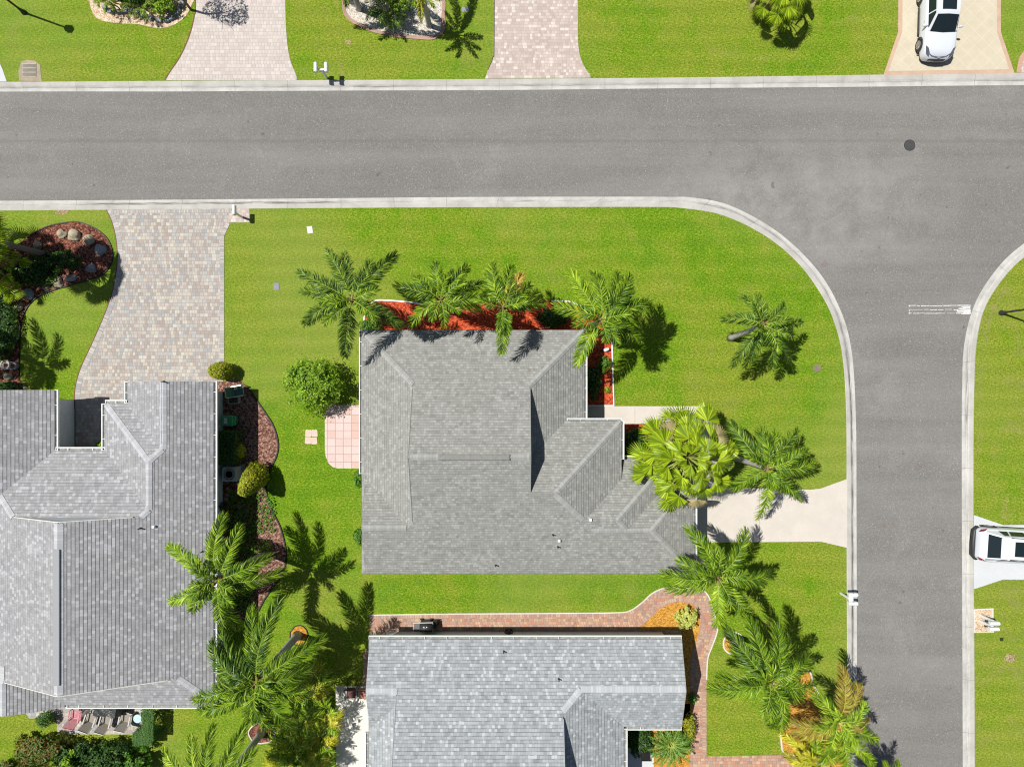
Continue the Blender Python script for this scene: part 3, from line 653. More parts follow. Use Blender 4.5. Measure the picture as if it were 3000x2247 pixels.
    # gutters: (p, q, outward normal, height)
    for (p, q, nv, h) in gutters:
        gb = MB(); gb.M = inv; nx, ny = nv; wd = 0.11 if rh < 0.15 else 0.16
        def P(o, pt, z): return (pt[0]+nx*o, pt[1]+ny*o, h+z)
        gb.mi = 1; gb.add([P(0.012, p, -0.06), P(0.012, q, -0.06), P(wd, q, -0.06), P(wd, p, -0.06)], [[0, 1, 2, 3]])
        gb.mi = 0
        for (o0, o1, z0, z1) in ((wd-0.012, wd+0.035, -0.12, 0.012), (0.01, wd, -0.125, -0.105)):
            gb.add([P(o0, p, z0), P(o0, q, z0), P(o1, q, z0), P(o1, p, z0), P(o0, p, z1), P(o0, q, z1), P(o1, q, z1), P(o1, p, z1)], [[3,2,1,0],[4,5,6,7],[0,1,5,4],[1,2,6,5],[2,3,7,6],[3,0,4,7]])
        L = sqrt((p[0]-q[0])**2+(p[1]-q[1])**2); m = max(1, int(L/1.15)); d = Vector((q[0]-p[0], q[1]-p[1])).normalized()
        for t in [0.02/L] + [(k+0.5)/m for k in range(m)] + [1-0.02/L]:
            c0 = (p[0]+(q[0]-p[0])*t-d.x*0.018, p[1]+(q[1]-p[1])*t-d.y*0.018); c1 = (c0[0]+d.x*0.024, c0[1]+d.y*0.024)
            gb.add([P(0.0, c0, 0), P(0.0, c1, 0), P(wd, c1, 0), P(wd, c0, 0), P(0.0, c0, 0.008), P(0.0, c1, 0.008), P(wd, c1, 0.008), P(wd, c0, 0.008)], [[3,2,1,0],[4,5,6,7],[0,1,5,4],[1,2,6,5],[2,3,7,6],[3,0,4,7]])
        gb.build('gutter', [M['white'], M['gutter_in']], root)
    return root, inv, wings
def vent(hs, px, py, kind='pipe'):
    root, inv, wings = hs; h = 3.5
    for _ in range(5):
        p = W(px, py, h); h = roof_h(wings, p.x, p.y) or 2.8
    mb = MB(); mb.M = inv; x, y = p.x, p.y
    if kind == 'pipe': mb.tube((x, y, h-0.05), (x, y, h+0.3), 0.035); mb.lathe((x, y, h-0.03), [(0.06, 0.0), (0.055, 0.05), (0.04, 0.08)], 12); return mb.build('roof_vent_pipe', M['dark'], root)
    if kind == 'hood': mb.box(x-0.07, x+0.07, y-0.07, y+0.07, h-0.05, h+0.15, 0.02); return mb.build('roof_vent_hood', M['white'], root)
def window(hs, x, y, z, wd, ht, d, name='window'):          # d: outward direction letter; sits 3 mm proud of the wall
    root, inv, wings = hs; mb = MB(); gl = MB(); mb.M = inv; gl.M = inv
    def bx(m, a0, a1, z0, z1, o0, o1):
        if d == 'E': m.box(x+o0, x+o1, y+a0, y+a1, z+z0, z+z1)
        if d == 'W': m.box(x-o1, x-o0, y+a0, y+a1, z+z0, z+z1)
        if d == 'N': m.box(x+a0, x+a1, y+o0, y+o1, z+z0, z+z1)
        if d == 'S': m.box(x+a0, x+a1, y-o1, y-o0, z+z0, z+z1)
    for (a0, a1, z0, z1) in ((-wd/2, wd/2, ht, ht+0.07), (-wd/2, wd/2, -0.07, 0), (-wd/2-0.07, -wd/2, -0.07, ht+0.07), (wd/2, wd/2+0.07, -0.07, ht+0.07), (-0.02, 0.02, 0, ht)): bx(mb, a0, a1, z0, z1, 0.003, 0.05)
    f = mb.build(name, M['white'], root)
    bx(gl, -wd/2, wd/2, 0, ht, 0.002, 0.02); o = gl.build('pane' if name == 'window' else 'panel', M['glass'] if name == 'window' else M['white'], f)
def P3(wx, wy): return (wx, wy)
h0 = 2.6
# --- centre house
WA = [Wing(-8.23, 3.98, -10.4, 2.93, N=h0, S=h0, E=h0, W=h0), Wing(-8.0, 0.0, -10.4, -4.95, N=h0, S=h0), Wing(-5.25, 0.94, -10.4, 2.93, N=h0, S=h0),
      Wing(-2.0, 5.93, -10.4, -2.02, N=3.05, E=3.05, S=h0), Wing(0.5, 8.7, -10.4, -4.1, N=h0, E=h0, S=h0), Wing(1.0, 10.0, -10.4, -5.25, N=h0, E=h0, S=h0)]
OA = [(-8.23, 2.93), (3.98, 2.93), (3.98, -2.02), (5.93, -2.02), (5.93, -4.1), (8.7, -4.1), (8.7, -5.25), (10.0, -5.25), (10.0, -10.4), (-8.0, -10.4), (-8.0, -4.95), (-8.23, -4.95)]
M['capA'] = m_cap('grey_green_caps', (0.33, 0.335, 0.32))
capsA = [((-8.2, 2.9), (-5.25, -0.05), .15), ((3.95, 2.9), (0.94, -0.11), .15), ((-7.95, -7.675), (-5.6, -7.675), .15), ((5.9, -2.05), (2.2, -5.75), .15), ((2.2, -5.75), (3.75, -7.2), .15),
         ((8.65, -4.15), (5.55, -7.25), .15), ((5.55, -7.25), (6.1, -7.75), .12), ((9.95, -5.3), (7.43, -7.82), .15), ((9.95, -10.35), (7.43, -7.82), .15), ((4.2, -7.82), (7.43, -7.82), .12), ((-5.2, -3.735), (0.9, -3.735), .15)]
gutA = [((-8.23, 2.93), (-8.23, -4.95), (-1, 0), h0), ((3.98, 2.93), (3.98, -2.2), (1, 0), h0), ((3.0, -2.02), (5.93, -2.02), (0, 1), 3.05), ((5.93, -2.02), (5.93, -4.1), (1, 0), 3.05),
        ((6.1, -4.1), (8.7, -4.1), (0, 1), h0), ((10.0, -5.25), (10.0, -10.4), (1, 0), h0)]
HA = house('low house in the centre with grey-green shingle roof, palms along its top edge', WA, OA, M['roofA'], M['capA'], M['wall'], capsA, gutA, [('x', 0.94, -9.9, 2.93, 1), ('x', -5.25, -10.0, 2.93, -1)], base=(-1, -4), rh=0.145, rake=M['capA'])
mb = MB(); mb.M = HA[1]; mb.box(-3.75, -0.1, -3.735-0.15, -3.735+0.15, 5.375, 5.47, 0.03); mb.build('ridge_vent', simple('weathered_ridge_vent', (0.2, 0.2, 0.19), 0.8), HA[0])
for a, b, k in ((1408, 994, 'pipe'), (1620, 1566, 'pipe'), (1638, 1583, 'hood'), (1634, 1601, 'pipe'), (1730, 1522, 'hood'), (1452, 1655, 'pipe')): vent(HA, a, b, k)
window(HA, 9.3, -7.9, 0.05, 4.2, 2.1, 'E', 'garage_door')
for x, y, d in ((3.28, 1.2, 'E'), (-7.53, 0.5, 'W'), (-4, -9.7, 'S'), (2, -9.7, 'S'), (-3, 2.23, 'N'), (1, 2.23, 'N')): window(HA, x, y, 0.9, 1.4, 1.2, d)
window(HA, -7.53, -3.0, 0.05, 1.8, 2.05, 'W')
# --- lower house
WB = [Wing(-7.85, 6.13, -27.2, -13.99, N=h0, S=h0, E=h0, W=h0), Wing(-7.8, -2, -18.95, -13.99, N=h0, S=h0), Wing(0, 9.3, -18.78, -13.99, N=h0, S=h0), Wing(-6.15, 2.69, -27.2, -13.99, N=h0, S=h0)]
OB = [(-7.85, -13.99), (9.3, -13.99), (9.3, -18.78), (6.13, -18.78), (6.13, -27.2), (-7.85, -27.2)]
M['capB'] = m_cap('pale_caps', (0.44, 0.46, 0.48))
capsB = [((9.27, -16.305), (3.66, -16.305), .16), ((3.66, -16.305), (2.69, -17.27), .16), ((-7.77, -16.39), (-6.1, -16.39), .15), ((-6.1, -20.5), (2.6, -20.515), .15)]
gutB = [((-7.85, -13.99), (9.3, -13.99), (0, 1), h0), ((6.3, -18.78), (9.3, -18.78), (0, -1), h0), ((6.13, -18.9), (6.13, -27.2), (1, 0), h0), ((-7.85, -19.1), (-7.85, -27.2), (-1, 0), h0)]
HB = house('house at the bottom edge with pale blue-grey shingle roof beside the brick walk', WB, OB, M['roofB'], M['capB'], M['wallblue'], capsB, gutB, [('x', 2.69, -26.8, -14.2, 1), ('x', -6.15, -26.8, -14.2, -1)], base=(0, -20), rh=0.175, rake=M['capB'], inset=0.52)
for a, b, k in ((1476, 1907, 'pipe'), (1637, 1988, 'pipe')): vent(HB, a, b, k)
for x, y, d in ((-4, -14.51, 'N'), (2, -14.51, 'N'), (6.6, -14.51, 'N'), (-7.15, -22, 'W')): window(HB, x, y, 0.9, 1.3, 1.2, d)
window(HB, 5.43, -22, 0.05, 1.0, 2.05, 'E', 'front_door')
# --- left house
WC = [Wing(-29.7, -16.35, -17.6, -3.68, N=h0, S=h0, E=h0, W=h0), Wing(-29.7, -16.35, -15.85, -7.05, E=h0, W=h0), Wing(-21.04, -16.35, -8.0, 0.12, E=h0, W=h0),
      Wing(-22.29, -16.35, -9.0, -1.1, N=h0, E=h0, W=h0), Wing(-29.7, -25.06, -8.0, -0.35, E=h0, W=h0), Wing(-29.7, -24.5, -17.72, -12.0, E=h0, W=h0)]
OC = [(-21.04, 0.12), (-16.35, 0.12), (-16.35, -17.6), (-24.5, -17.6), (-24.5, -17.72), (-29.7, -17.72), (-29.7, -0.35), (-25.06, -0.35), (-25.06, -3.68), (-22.29, -3.68), (-22.29, -1.1), (-21.04, -1.1)]
M['capC'] = m_cap('blue_grey_caps', (0.44, 0.45, 0.47))
capsC = [((-18.62, 0.1), (-18.62, -3.5), .16), ((-18.65, -3.5), (-19.25, -4.12), .16), ((-22.25, -1.15), (-19.25, -4.14), .16), ((-19.25, -4.14), (-19.25, -6.7), .16), ((-19.25, -6.7), (-19.6, -7.05), .16),
         ((-23.03, -7.1), (-23.03, -15.8), .24), ((-27.35, -6.0), (-26.33, -7.05), .16), ((-16.25, -17.55), (-17.95, -15.85), .16), ((-27.1, -17.7), (-27.1, -15.0), .16)]
gutC = [((-16.35, 0.12), (-16.35, -17.6), (1, 0), h0), ((-21.04, 0.1), (-21.04, -1.1), (-1, 0), h0), ((-22.29, -1.1), (-21.1, -1.1), (0, 1), h0), ((-22.29, -1.1), (-22.29, -3.68), (-1, 0), h0),
        ((-25.06, -0.35), (-25.06, -3.68), (1, 0), h0), ((-25.0, -3.68), (-22.29, -3.68), (0, 1), h0), ((-24.4, -17.6), (-16.35, -17.6), (0, -1), h0)]
HC = house('large house at the left edge with blue-grey shingle roof and recessed courtyard entry', WC, OC, M['roofC'], M['capC'], M['wallblue'], capsC, gutC, [('y', -7.05, -29.0, -16.9, 1), ('y', -15.85, -29.0, -16.9, -1)], base=(-22, -9), rh=0.18, inset=0.58)
mb = MB(); mb.M = HC[1]; mb.box(-23.25, -22.91, -15.3, -8.4, 5.395, 5.46, 0.02); mb.build('ridge_vent', M['capC'], HC[0])
for a, b, k in ((412, 1547, 'pipe'), (452, 1542, 'hood'), (594, 1615, 'pipe'), (480, 1118, 'pipe')): vent(HC, a, b, k)
window(HC, -18.6, -0.58, 0.05, 3.0, 2.1, 'N', 'garage_door')
for x, y, d in ((-16.93, -11, 'E'), (-16.93, -14.5, 'E'), (-21, -16.9, 'S'), (-25.76, -2.2, 'E')): window(HC, x, y, 0.9, 1.3, 1.2, d)
window(HC, -23.6, -4.38, 0.05, 1.0, 2.05, 'N', 'front_door')
# ---------------------------------------------------------------- vegetation
def m_leaf(name, stops, trans=0.05, rough=0.45, spec=0.28, tint=None):
    N = NT(name, rough, spec); g = N.n('ShaderNodeNewGeometry')
    n = len(stops); c = N.ramp(g.outputs['Random Per Island'], [(i / max(1, n-1), stops[i]) for i in range(n)])
    c = N.mix(N.map(N.noise(N.pos(), 1.3, 3, 0.6), 0.4, 0.65, 0, 0.4), c, tint or stops[0])
    N.color(c)
    tr = N.n('ShaderNodeBsdfTranslucent'); N.set(tr.inputs[0], N.mix(1.0, c, (1.6, 1.7, 0.7), 'MULTIPLY'))
    ms = N.n('ShaderNodeMixShader'); ms.inputs[0].default_value = trans
    N.t.links.new(N.b.outputs[0], ms.inputs[1]); N.t.links.new(tr.outputs[0], ms.inputs[2])
    out = [x for x in N.t.nodes if x.type == 'OUTPUT_MATERIAL'][0]; N.t.links.new(ms.outputs[0], out.inputs[0])
    return N.mat
M['palm'] = m_leaf('palm_leaflets', [(0.025,0.07,0.004),(0.08,0.17,0.006),(0.18,0.31,0.012),(0.38,0.50,0.035)])
M['palmdark'] = m_leaf('dark_palm_leaflets', [(0.014,0.042,0.006),(0.04,0.10,0.01),(0.11,0.21,0.014),(0.30,0.42,0.045)])
M['palmlime'] = m_leaf('lime_palm_leaflets', [(0.06,0.14,0.006),(0.17,0.30,0.010),(0.31,0.46,0.018),(0.48,0.60,0.06)])
M['palmgold'] = m_leaf('golden_palm_leaflets', [(0.22,0.24,0.01),(0.38,0.40,0.015),(0.54,0.50,0.03),(0.66,0.56,0.06)])
M['palmred'] = m_leaf('reddish_palm_leaflets', [(0.22,0.20,0.02),(0.34,0.12,0.05),(0.30,0.34,0.03),(0.42,0.38,0.06)])
M['palmorange'] = m_leaf('orange_palm_leaflets', [(0.45,0.27,0.05),(0.55,0.36,0.06),(0.6,0.5,0.15)])
M['fan'] = m_leaf('fan_palm_leaves', [(0.11,0.18,0.008),(0.22,0.33,0.010),(0.34,0.46,0.016),(0.50,0.60,0.04)], 0.10, 0.42, 0.3)
M['fandry'] = m_leaf('dry_fan_leaves', [(0.42,0.36,0.2),(0.3,0.24,0.1)], 0.1)
M['sago'] = m_leaf('sago_leaves', [(0.05,0.15,0.02),(0.12,0.26,0.03),(0.24,0.38,0.06)], 0.15, 0.35)
M['stem'] = simple('palm_leaf_stem', (0.30, 0.36, 0.07), 0.5, var=0.2)
M['stemgold'] = simple('golden_leaf_stem', (0.42, 0.42, 0.09), 0.5, var=0.2)
def m_trunk(name, a, b):
    N = NT(name, 0.9, 0.1); p = N.obj(); s = N.sep(p)
    r = N.m('FRACT', N.m('MULTIPLY', N.m('ADD', s[2], N.m('MULTIPLY', N.noise(p, 3, 3), 0.08)), 6.5))
    c = N.mix(N.noise(p, 9, 5, 0.7), a, b); c = N.mix(N.map(r, 0.0, 0.2, 0.55, 0), c, tuple(k * 0.45 for k in a))
    N.bump(r, 0.4, 0.02); return N.color(c)
M['trunk'] = m_trunk('ringed_grey_trunk', (0.36, 0.345, 0.335), (0.52, 0.50, 0.485))
M['trunkdark'] = m_trunk('dark_trunk', (0.09, 0.08, 0.085), (0.17, 0.155, 0.15))
M['boot'] = simple('brown_leaf_bases', (0.20, 0.12, 0.06), 0.9, var=0.4)
M['bark'] = simple('shrub_bark', (0.14, 0.10, 0.07), 0.9, var=0.3)
def bez(P0, P1, P2_, t): return P0 * (1-t)**2 + P1 * (2*t*(1-t)) + P2_ * t*t
def frond_mb(P0, P2_, lift, n=44, ll=0.62, lw=0.034, droop=0.3, t0=0.12, fwd=(26, 70), plum=0.6, bare=False, stemr=0.02, curl=0.35):
    P0 = Vector(P0); P2_ = Vector(P2_); mb = MB(); side_k = random.uniform(-curl, curl)
    d = P2_ - P0; lat = Vector((-d.y, d.x, 0)) * side_k * 0.35
    P1 = P0 + d * 0.5 + Vector((0, 0, lift)) + lat; R = random
    pts = [bez(P0, P1, P2_, k/10) for k in range(11)]
    mb.mi = 1; mb.path(pts, [stemr * (1 - 0.8*k/10) for k in range(11)], 5); mb.mi = 0
    Z = Vector((0, 0, 1)); twist = R.uniform(-0.35, 0.35)
    for i in range(n):
        t = t0 + (1-t0) * (i + R.uniform(-0.3, 0.3)) / n; t = min(max(t, 0.05), 0.995)
        b = bez(P0, P1, P2_, t); T = (bez(P0, P1, P2_, min(t+0.02, 1)) - bez(P0, P1, P2_, max(t-0.02, 0))).normalized()
        S = T.cross(Z); S = S.normalized() if S.length > 0.05 else Vector((1, 0, 0)); U = S.cross(T)
        s = max(0.0, (t - t0) / (1 - t0)); prof = min(1.0, 0.5 + 3.0*s) * (1.0 if s < 0.72 else 1 - 0.5*((s-0.72)/0.28)**1.8)
        a = radians(fwd[0] + (fwd[1]-fwd[0]) * s**1.3)
        for sd in (-1, 1):
            if R.random() < 0.05: continue
            L = ll * 0.93 * prof * R.uniform(0.74, 1.12)
            aa = a + R.uniform(-0.14, 0.14)
            dr = (S * sd * cos(aa) + T * sin(aa) + U * (0.12 + twist*sd + R.uniform(-plum, plum))).normalized()
            wv = (T * 0.85 + U * R.uniform(-0.7, 0.7)); wv = (wv - dr * wv.dot(dr)).normalized() * lw * R.uniform(0.8, 1.2)
            cv = T * (L * R.uniform(0.02, 0.2)); m1 = b + dr * L * 0.45 + Z * (0.03*L) + cv*0.2; m2 = b + dr * L * 0.78 - Z * (droop*L*0.5) + cv*0.6; e = b + dr * L * 0.96 - Z * (droop * L * R.uniform(0.8, 1.9)) + cv
            mb.add([b - wv*0.25, b + wv*0.25, m1 + wv*0.5, m1 - wv*0.5, m2 + wv*0.38, m2 - wv*0.38, e], [[0, 1, 2, 3], [3, 2, 4, 5], [5, 4, 6]])
    return mb
def trunk_part(root, base, top, r0, r1, mat, bend=0.0, shaft=True):
    base = Vector(base); top = Vector(top); mb = MB()
    mid = (base + top) / 2 + Vector((top.y-base.y, -(top.x-base.x), 0)) * bend + Vector(((top.x-base.x), (top.y-base.y), 0)) * -0.12
    n = 9; pts = [bez(base, mid, top, k/n) for k in range(n+1)]
    rs = [r0*1.35] + [r0 + (r1-r0)*k/n for k in range(1, n+1)]
    mb.path(pts, rs, 12); o = mb.build('trunk', mat, root, True)
    if shaft:
        sb = MB(); d = (pts[-1]-pts[-2]).normalized(); sb.path([top - d*0.35, top, top + d*0.45], [r1*0.95, r1*1.0, r1*0.45], 10)
        for k in range(9):
            a = 2*pi*k/9; v = Vector((cos(a), sin(a), 0)); sb.path([top - d*0.2 + v*r1*0.8, top + d*0.2 + v*r1*1.3, top + d*0.45 + v*r1*2.6], [0.05, 0.04, 0.02], 5)
        sb.build('leaf_base', M['boot'], root, True)
def palm(label, crown, h, tips, mat='palm', base=None, group='feather palms in the gardens', r=(0.17, 0.12), trunk='trunk', ll=0.6, tipdrop=0.9, lift=0.9, extra=6, n=44, droop=0.3, young=1.5, name='palm_tree', shaft=True, stem='stem', world_base=None, lw=0.036):
    c = W(crown[0], crown[1], h)
    b = W(base[0], base[1], 0) if base else Vector((c.x, c.y, 0))
    if world_base: b = Vector(world_base)
    root = empty(name, b, 0, label, 'palm tree', group)
    C = c - b; trunk_part(root, (0, 0, -0.05), C - Vector((0, 0, 0.25)), r[0], r[1], M[trunk], random.uniform(-0.04, 0.04), shaft)
    for tp in tips:
        m = mat; dz = tipdrop * random.uniform(0.6, 1.35); lf = lift * random.uniform(0.8, 1.2)
        if len(tp) > 2 and tp[2] is not None: m = tp[2]
        if len(tp) > 3: dz = tp[3]
        e = W(tp[0], tp[1], h - dz) - b
        a = atan2(e.y-C.y, e.x-C.x); st = C + Vector((cos(a), sin(a), 0)) * 0.08
        L = (e - C).length; nn = int(n * 3.1 * max(0.55, min(1.35, L / 3.0)))
        frond_mb(st, e, lf, nn, ll, lw, droop).build('frond', [M[m], M[stem]], root)
    for k in range(extra):
        a = random.uniform(0, 2*pi); L = young * random.uniform(0.6, 1.1); e = C + Vector((cos(a)*L, sin(a)*L, random.uniform(0.2, 0.9)))
        frond_mb(C, e, 0.6, 50, ll*0.7, lw, droop*0.6).build('frond', [M['palm' if mat == 'palmdark' else mat], M[stem]], root)
    return root
palm('feather palm on open lawn at the top left corner of the grey-green roofed house', (1033, 879), 6.3, [(957,737),(1008,745),(1158,748),(875,797),(883,850),(893,948),(1010,1046,None,1.9),(1176,957),(1085,770),(950,905)], 'palmdark', ll=0.66)
palm('palm second from left in the red mulch bed, over a white edging strip', (1293, 878), 5.6, [(1176,842,'palmdark'),(1218,808),(1274,770),(1369,781),(1414,832,'palmdark'),(1428,874),(1202,957),(1330,800,'palmdark'),(1405,905)], 'palm')
palm('palm third from left in red mulch with one orange tipped frond, hanging over the roof', (1474, 902), 5.6, [(1440,769),(1418,808),(1530,802,'palmorange'),(1574,862),(1553,835),(1468,1036,'palmlime',0.9),(1598,890),(1498,780),(1560,880)], 'palm')
palm('bushy palm over the red mulch at the top right corner of the centre roof', (1760, 936), 6.0, [(1668,796,'palmlime'),(1812,803),(1892,892),(1848,845,'palmdark'),(1874,992),(1624,896),(1690,1070,'palmlime',1.2),(1900,880),(1835,1000),(1740,800),(1845,810)], 'palm', ll=0.68, n=50)
palm('lone palm standing in the open corner lawn with its pale trunk in view', (2236, 952), 4.6, [(2114,936),(2178,872),(2215,868),(2296,890,'palmdark'),(2349,940),(2312,1056),(2262,1082,'palmdark'),(2144,1072),(2182,1077),(2325,985)], 'palmdark', base=(2139, 991), ll=0.52, tipdrop=1.3)
palm('palm between the fan palm and the road, fronds over the concrete drive', (2247, 1372), 5.0, [(2140,1238,'palmdark'),(2228,1258,'palmdark'),(2334,1262,'palmdark'),(2366,1322),(2388,1352),(2350,1464),(2222,1516,'palmlime'),(2146,1432),(2190,1300),(2300,1440),(2270,1270)], 'palm', ll=0.62)
palm('palm beside the lower right corner of the centre roof, above the curved brick walk', (2102, 1690), 5.2, [(2016,1550),(2184,1556),(1942,1679),(1958,1726),(2250,1680),(2240,1714),(2100,1836,'palmlime'),(2184,1770,'palmdark'),(2210,1806),(2060,1580),(1990,1640)], 'palm', ll=0.66, n=50)
palm('large palm on the lower lawn left of the golden palm cluster', (2256, 1998), 6.6, [(2128,1842,'palmdark'),(2196,1814),(2274,1830),(2310,1873),(2368,1926),(2386,2006),(2104,1988),(2082,2014),(2286,2140),(2262,2128),(2350,2040),(2150,1900,'palm')], 'palm', ll=0.68, n=52)
palm('palm with reddish top fronds overhanging the kerb at the lower right', (2458, 2112), 4.4, [(2466,1957,'palmred',0.4),(2512,2008,'palmred'),(2384,2030,'palmlime'),(2304,2118,'palmred'),(2322,2152,'palmred'),(2572,2168,'palmlime'),(2562,2232,'palmlime'),(2400,2240),(2480,2260),(2540,2110,'palmred'),(2440,2070,'palmlime'),(2500,2200,'palm')], 'palmlime', ll=0.62, n=50, base=(2462, 2090), stem='stemgold', lw=0.036)
palm('golden yellow palm in the orange mulch at the bottom right', (2390, 2225), 3.6, [(2276,2136,'palmgold'),(2300,2208,'palmgold'),(2330,2260,'palmgold'),(2380,2110,'palmlime'),(2440,2140,'palmlime'),(2480,2200,'palmlime'),(2470,2290),(2350,2150,'palmgold')], 'palmgold', ll=0.5, base=(2385, 2200), stem='stemgold', lw=0.036)
palm('palm at the bottom edge reaching over the road with lime tips', (2560, 2330), 3.6, [(2632,2232,'palmlime'),(2600,2240),(2540,2210,'palmlime'),(2500,2250,'palmlime'),(2640,2290,'palmlime')], 'palmlime', ll=0.55, base=(2445, 2300))
palm('palm leaning over the right edge of the blue-grey left roof', (638, 1700), 5.8, [(494,1600,'palmlime'),(655,1510,'palmlime'),(702,1544),(790,1632),(830,1672),(496,1762,'palmlime'),(560,1790),(702,1836,'palmlime'),(668,1862),(620,1560,'palmdark'),(735,1720),(600,1730,'palmlime')], 'palm', base=(778, 1618), ll=0.64, n=50)
palm('biggest palm at lower left with a long curved trunk rising from a round orange bed', (751, 2000), 6.8, [(738,1784),(822,1756,'palmdark'),(650,1838,'palmdark'),(622,1884,'palmdark'),(944,1872),(904,1962),(568,2052),(586,2080),(736,2112),(856,2132),(912,2032),(640,1996,'palmdark'),(800,2140),(700,1900,'palmdark')], 'palm', base=(872, 1860), ll=0.72, n=56, r=(0.22, 0.15), lift=1.2)
palm('palm cut off by the bottom edge, its bare trunk crossing the lower left lawn', (612, 2352), 6.8, [(622,2128),(716,2126),(560,2160,'palmlime'),(742,2200),(480,2200,'palmlime',1.0),(500,2300),(700,2420),(600,2500),(800,2350)], 'palm', base=(766, 2146), ll=0.6, r=(0.2, 0.14))
palm('feather palm beyond the left edge casting its shadow on the side lawn', (-295, 996), 6.0, [(-295+140*cos(k*0.7), 996+140*sin(k*0.7)) for k in range(9)], 'palm', base=(-26, 1016), ll=0.6)
palm('short palm in the white gravel island with a golden drooping frond', (1236, -19), 3.3, [(1235,66,'palmgold',1.0),(1330,-90),(1340,20),(1150,-80),(1310,-130),(1230,-160),(1140,10)], 'palm', base=(1258, 76), ll=0.36, r=(0.16, 0.13), droop=0.15)
palm('palm at the top edge, its trunk at the left end of the white gravel island', (1020, -70), 3.5, [(1020+110*cos(k*0.8), -90+110*sin(k*0.8)) for k in range(8)], 'palm', base=(1052, 27), ll=0.4, r=(0.16, 0.13))
# fan palms
def fan_leaf(mb, hub, d, nrm, R_, n=22, spread=radians(235)):
    d = d.normalized(); nrm = (nrm - d*nrm.dot(d)).normalized(); s = nrm.cross(d); Z = Vector((0, 0, 1)); inner = R_*random.choice((0.45, 0.6, 0.68))
    for k in range(n):
        a0 = -spread/2 + spread*k/n; a1 = a0 + spread/n*0.97; am = (a0+a1)/2
        L = R_*(0.84+0.16*cos(am))*random.uniform(0.93, 1.05); fold = R_*0.035; tl = random.uniform(0.05, 0.32)
        def P(r, a, f=0.0): return hub + (d*cos(a) + s*sin(a))*r + nrm*f - Z*(0.12*R_*(r/R_)**2)
        hw_ = (a1-a0)*0.5
        v = [hub, P(inner, a0, -fold), P(inner, am, fold), P(inner, a1, -fold), P(L*0.78, am-hw_*0.42, -fold*.4) - Z*tl*0.25*R_, P(L*0.78, am, fold*.5) - Z*tl*0.25*R_, P(L*0.78, am+hw_*0.42, -fold*.4) - Z*tl*0.25*R_, P(L, am) - Z*tl*R_]
        mb.add(v, [[0, 1, 2], [0, 2, 3], [1, 4, 5, 2], [2, 5, 6, 3], [4, 7, 5], [5, 7, 6]])
def fan_palm(label, crown, h, nl, R_, pet, mat='fan', base=None, spread_el=(0.95, -0.45), r=(0.17, 0.15), seed=1, dry=0, shaft=True, trunk='trunk'):
    random.seed(seed); c = W(crown[0], crown[1], h); b = W(base[0], base[1], 0) if base else Vector((c.x, c.y, 0)); C = c-b
    root = empty('fan_palm', b, 0, label, 'palm tree', 'fan palms')
    trunk_part(root, (0, 0, -0.05), C-Vector((0, 0, 0.2)), r[0], r[1], M['boot'] if h < 4.5 else M[trunk], 0, shaft)
    for k in range(nl):
        f = (k+0.5)/nl; a = k*2.39996 + random.uniform(-0.2, 0.2); hz = pet*(0.18+0.82*f**0.6)*random.uniform(0.85, 1.1)
        zz = (0.75 - 1.25*f**1.2)*pet*0.5 + random.uniform(-0.15, 0.15); hub = C + Vector((cos(a)*hz, sin(a)*hz, zz)); mid = C + Vector((cos(a)*hz*0.5, sin(a)*hz*0.5, max(zz, 0)*0.6+0.15*pet))
        mb = MB(); mb.mi = 1; mb.path([C, mid, hub], [0.03, 0.024, 0.018], 5); mb.mi = 0
        a2 = a + random.uniform(-0.7, 0.7); d2 = Vector((cos(a2), sin(a2), random.uniform(-0.7, 0.1))).normalized()
        nm = Vector((random.uniform(-.9, .9), random.uniform(-.9, .9), 1.0)) + Vector((cos(a), sin(a), 0))*(0.4*f)
        fan_leaf(mb, hub, d2, nm, R_*random.uniform(0.7, 1.15), 20, radians(random.uniform(150, 230))); mb.build('frond', [M[mat if not (dry and k % dry == dry-1) else 'fandry'], M['stem']], root)
    if nl > 40:
        for k in range(9):
            a = k*2.4; mb = MB(); hub = C + Vector((cos(a)*0.3, sin(a)*0.3, 0.7+0.1*k)); fan_leaf(mb, hub, Vector((cos(a), sin(a), 0.5)), Vector((random.uniform(-1, 1), random.uniform(-1, 1), 0.8)), R_*0.75, 16, radians(120)); mb.mi = 1; mb.path([C, hub], 0.02, 5); mb.build('frond', [M[mat], M['stem']], root)
    if nl > 20:
        for k in range(10):
            a = random.uniform(0, 6.28); hz = pet*random.uniform(0.2, 0.8); mb = MB(); mb.mi = 0; fan_leaf(mb, C+Vector((cos(a)*hz, sin(a)*hz, -random.uniform(0.5, 0.9))), Vector((cos(a), sin(a), -1.2)), Vector((random.uniform(-1, 1), random.uniform(-1, 1), 0.6)), R_*0.7, 14, radians(110)); mb.mi = 1; mb.path([C, C+Vector((cos(a)*hz, sin(a)*hz, -0.6))], 0.02, 5); mb.build('frond', [M['fandry'], M['stem']], root)
    return root
fan_palm('big round fan palm between the centre roof and the concrete drive', (2012, 1338), 4.4, 50, 0.98, 2.35, base=(1962, 1312), seed=4, dry=15)
fan_palm('fan palm cut by the top edge, casting a spiky shadow on the upper lawn', (2288, -32), 2.3, 24, 0.85, 1.55, seed=5)
fan_palm('tall fan palm off the left edge with a dark trunk crossing the boulder bed', (-98, 682), 6.0, 34, 0.8, 1.4, base=(141, 748), seed=6, r=(0.17, 0.12), trunk='trunkdark')
fan_palm('fan palm just off the left edge shading the boulder bed', (-122, 703), 3.5, 30, 0.9, 1.6, seed=12)
fan_palm('low fan palm at the left edge beside the boulder bed', (-10, 760), 1.9, 16, 0.62, 1.35, seed=8)
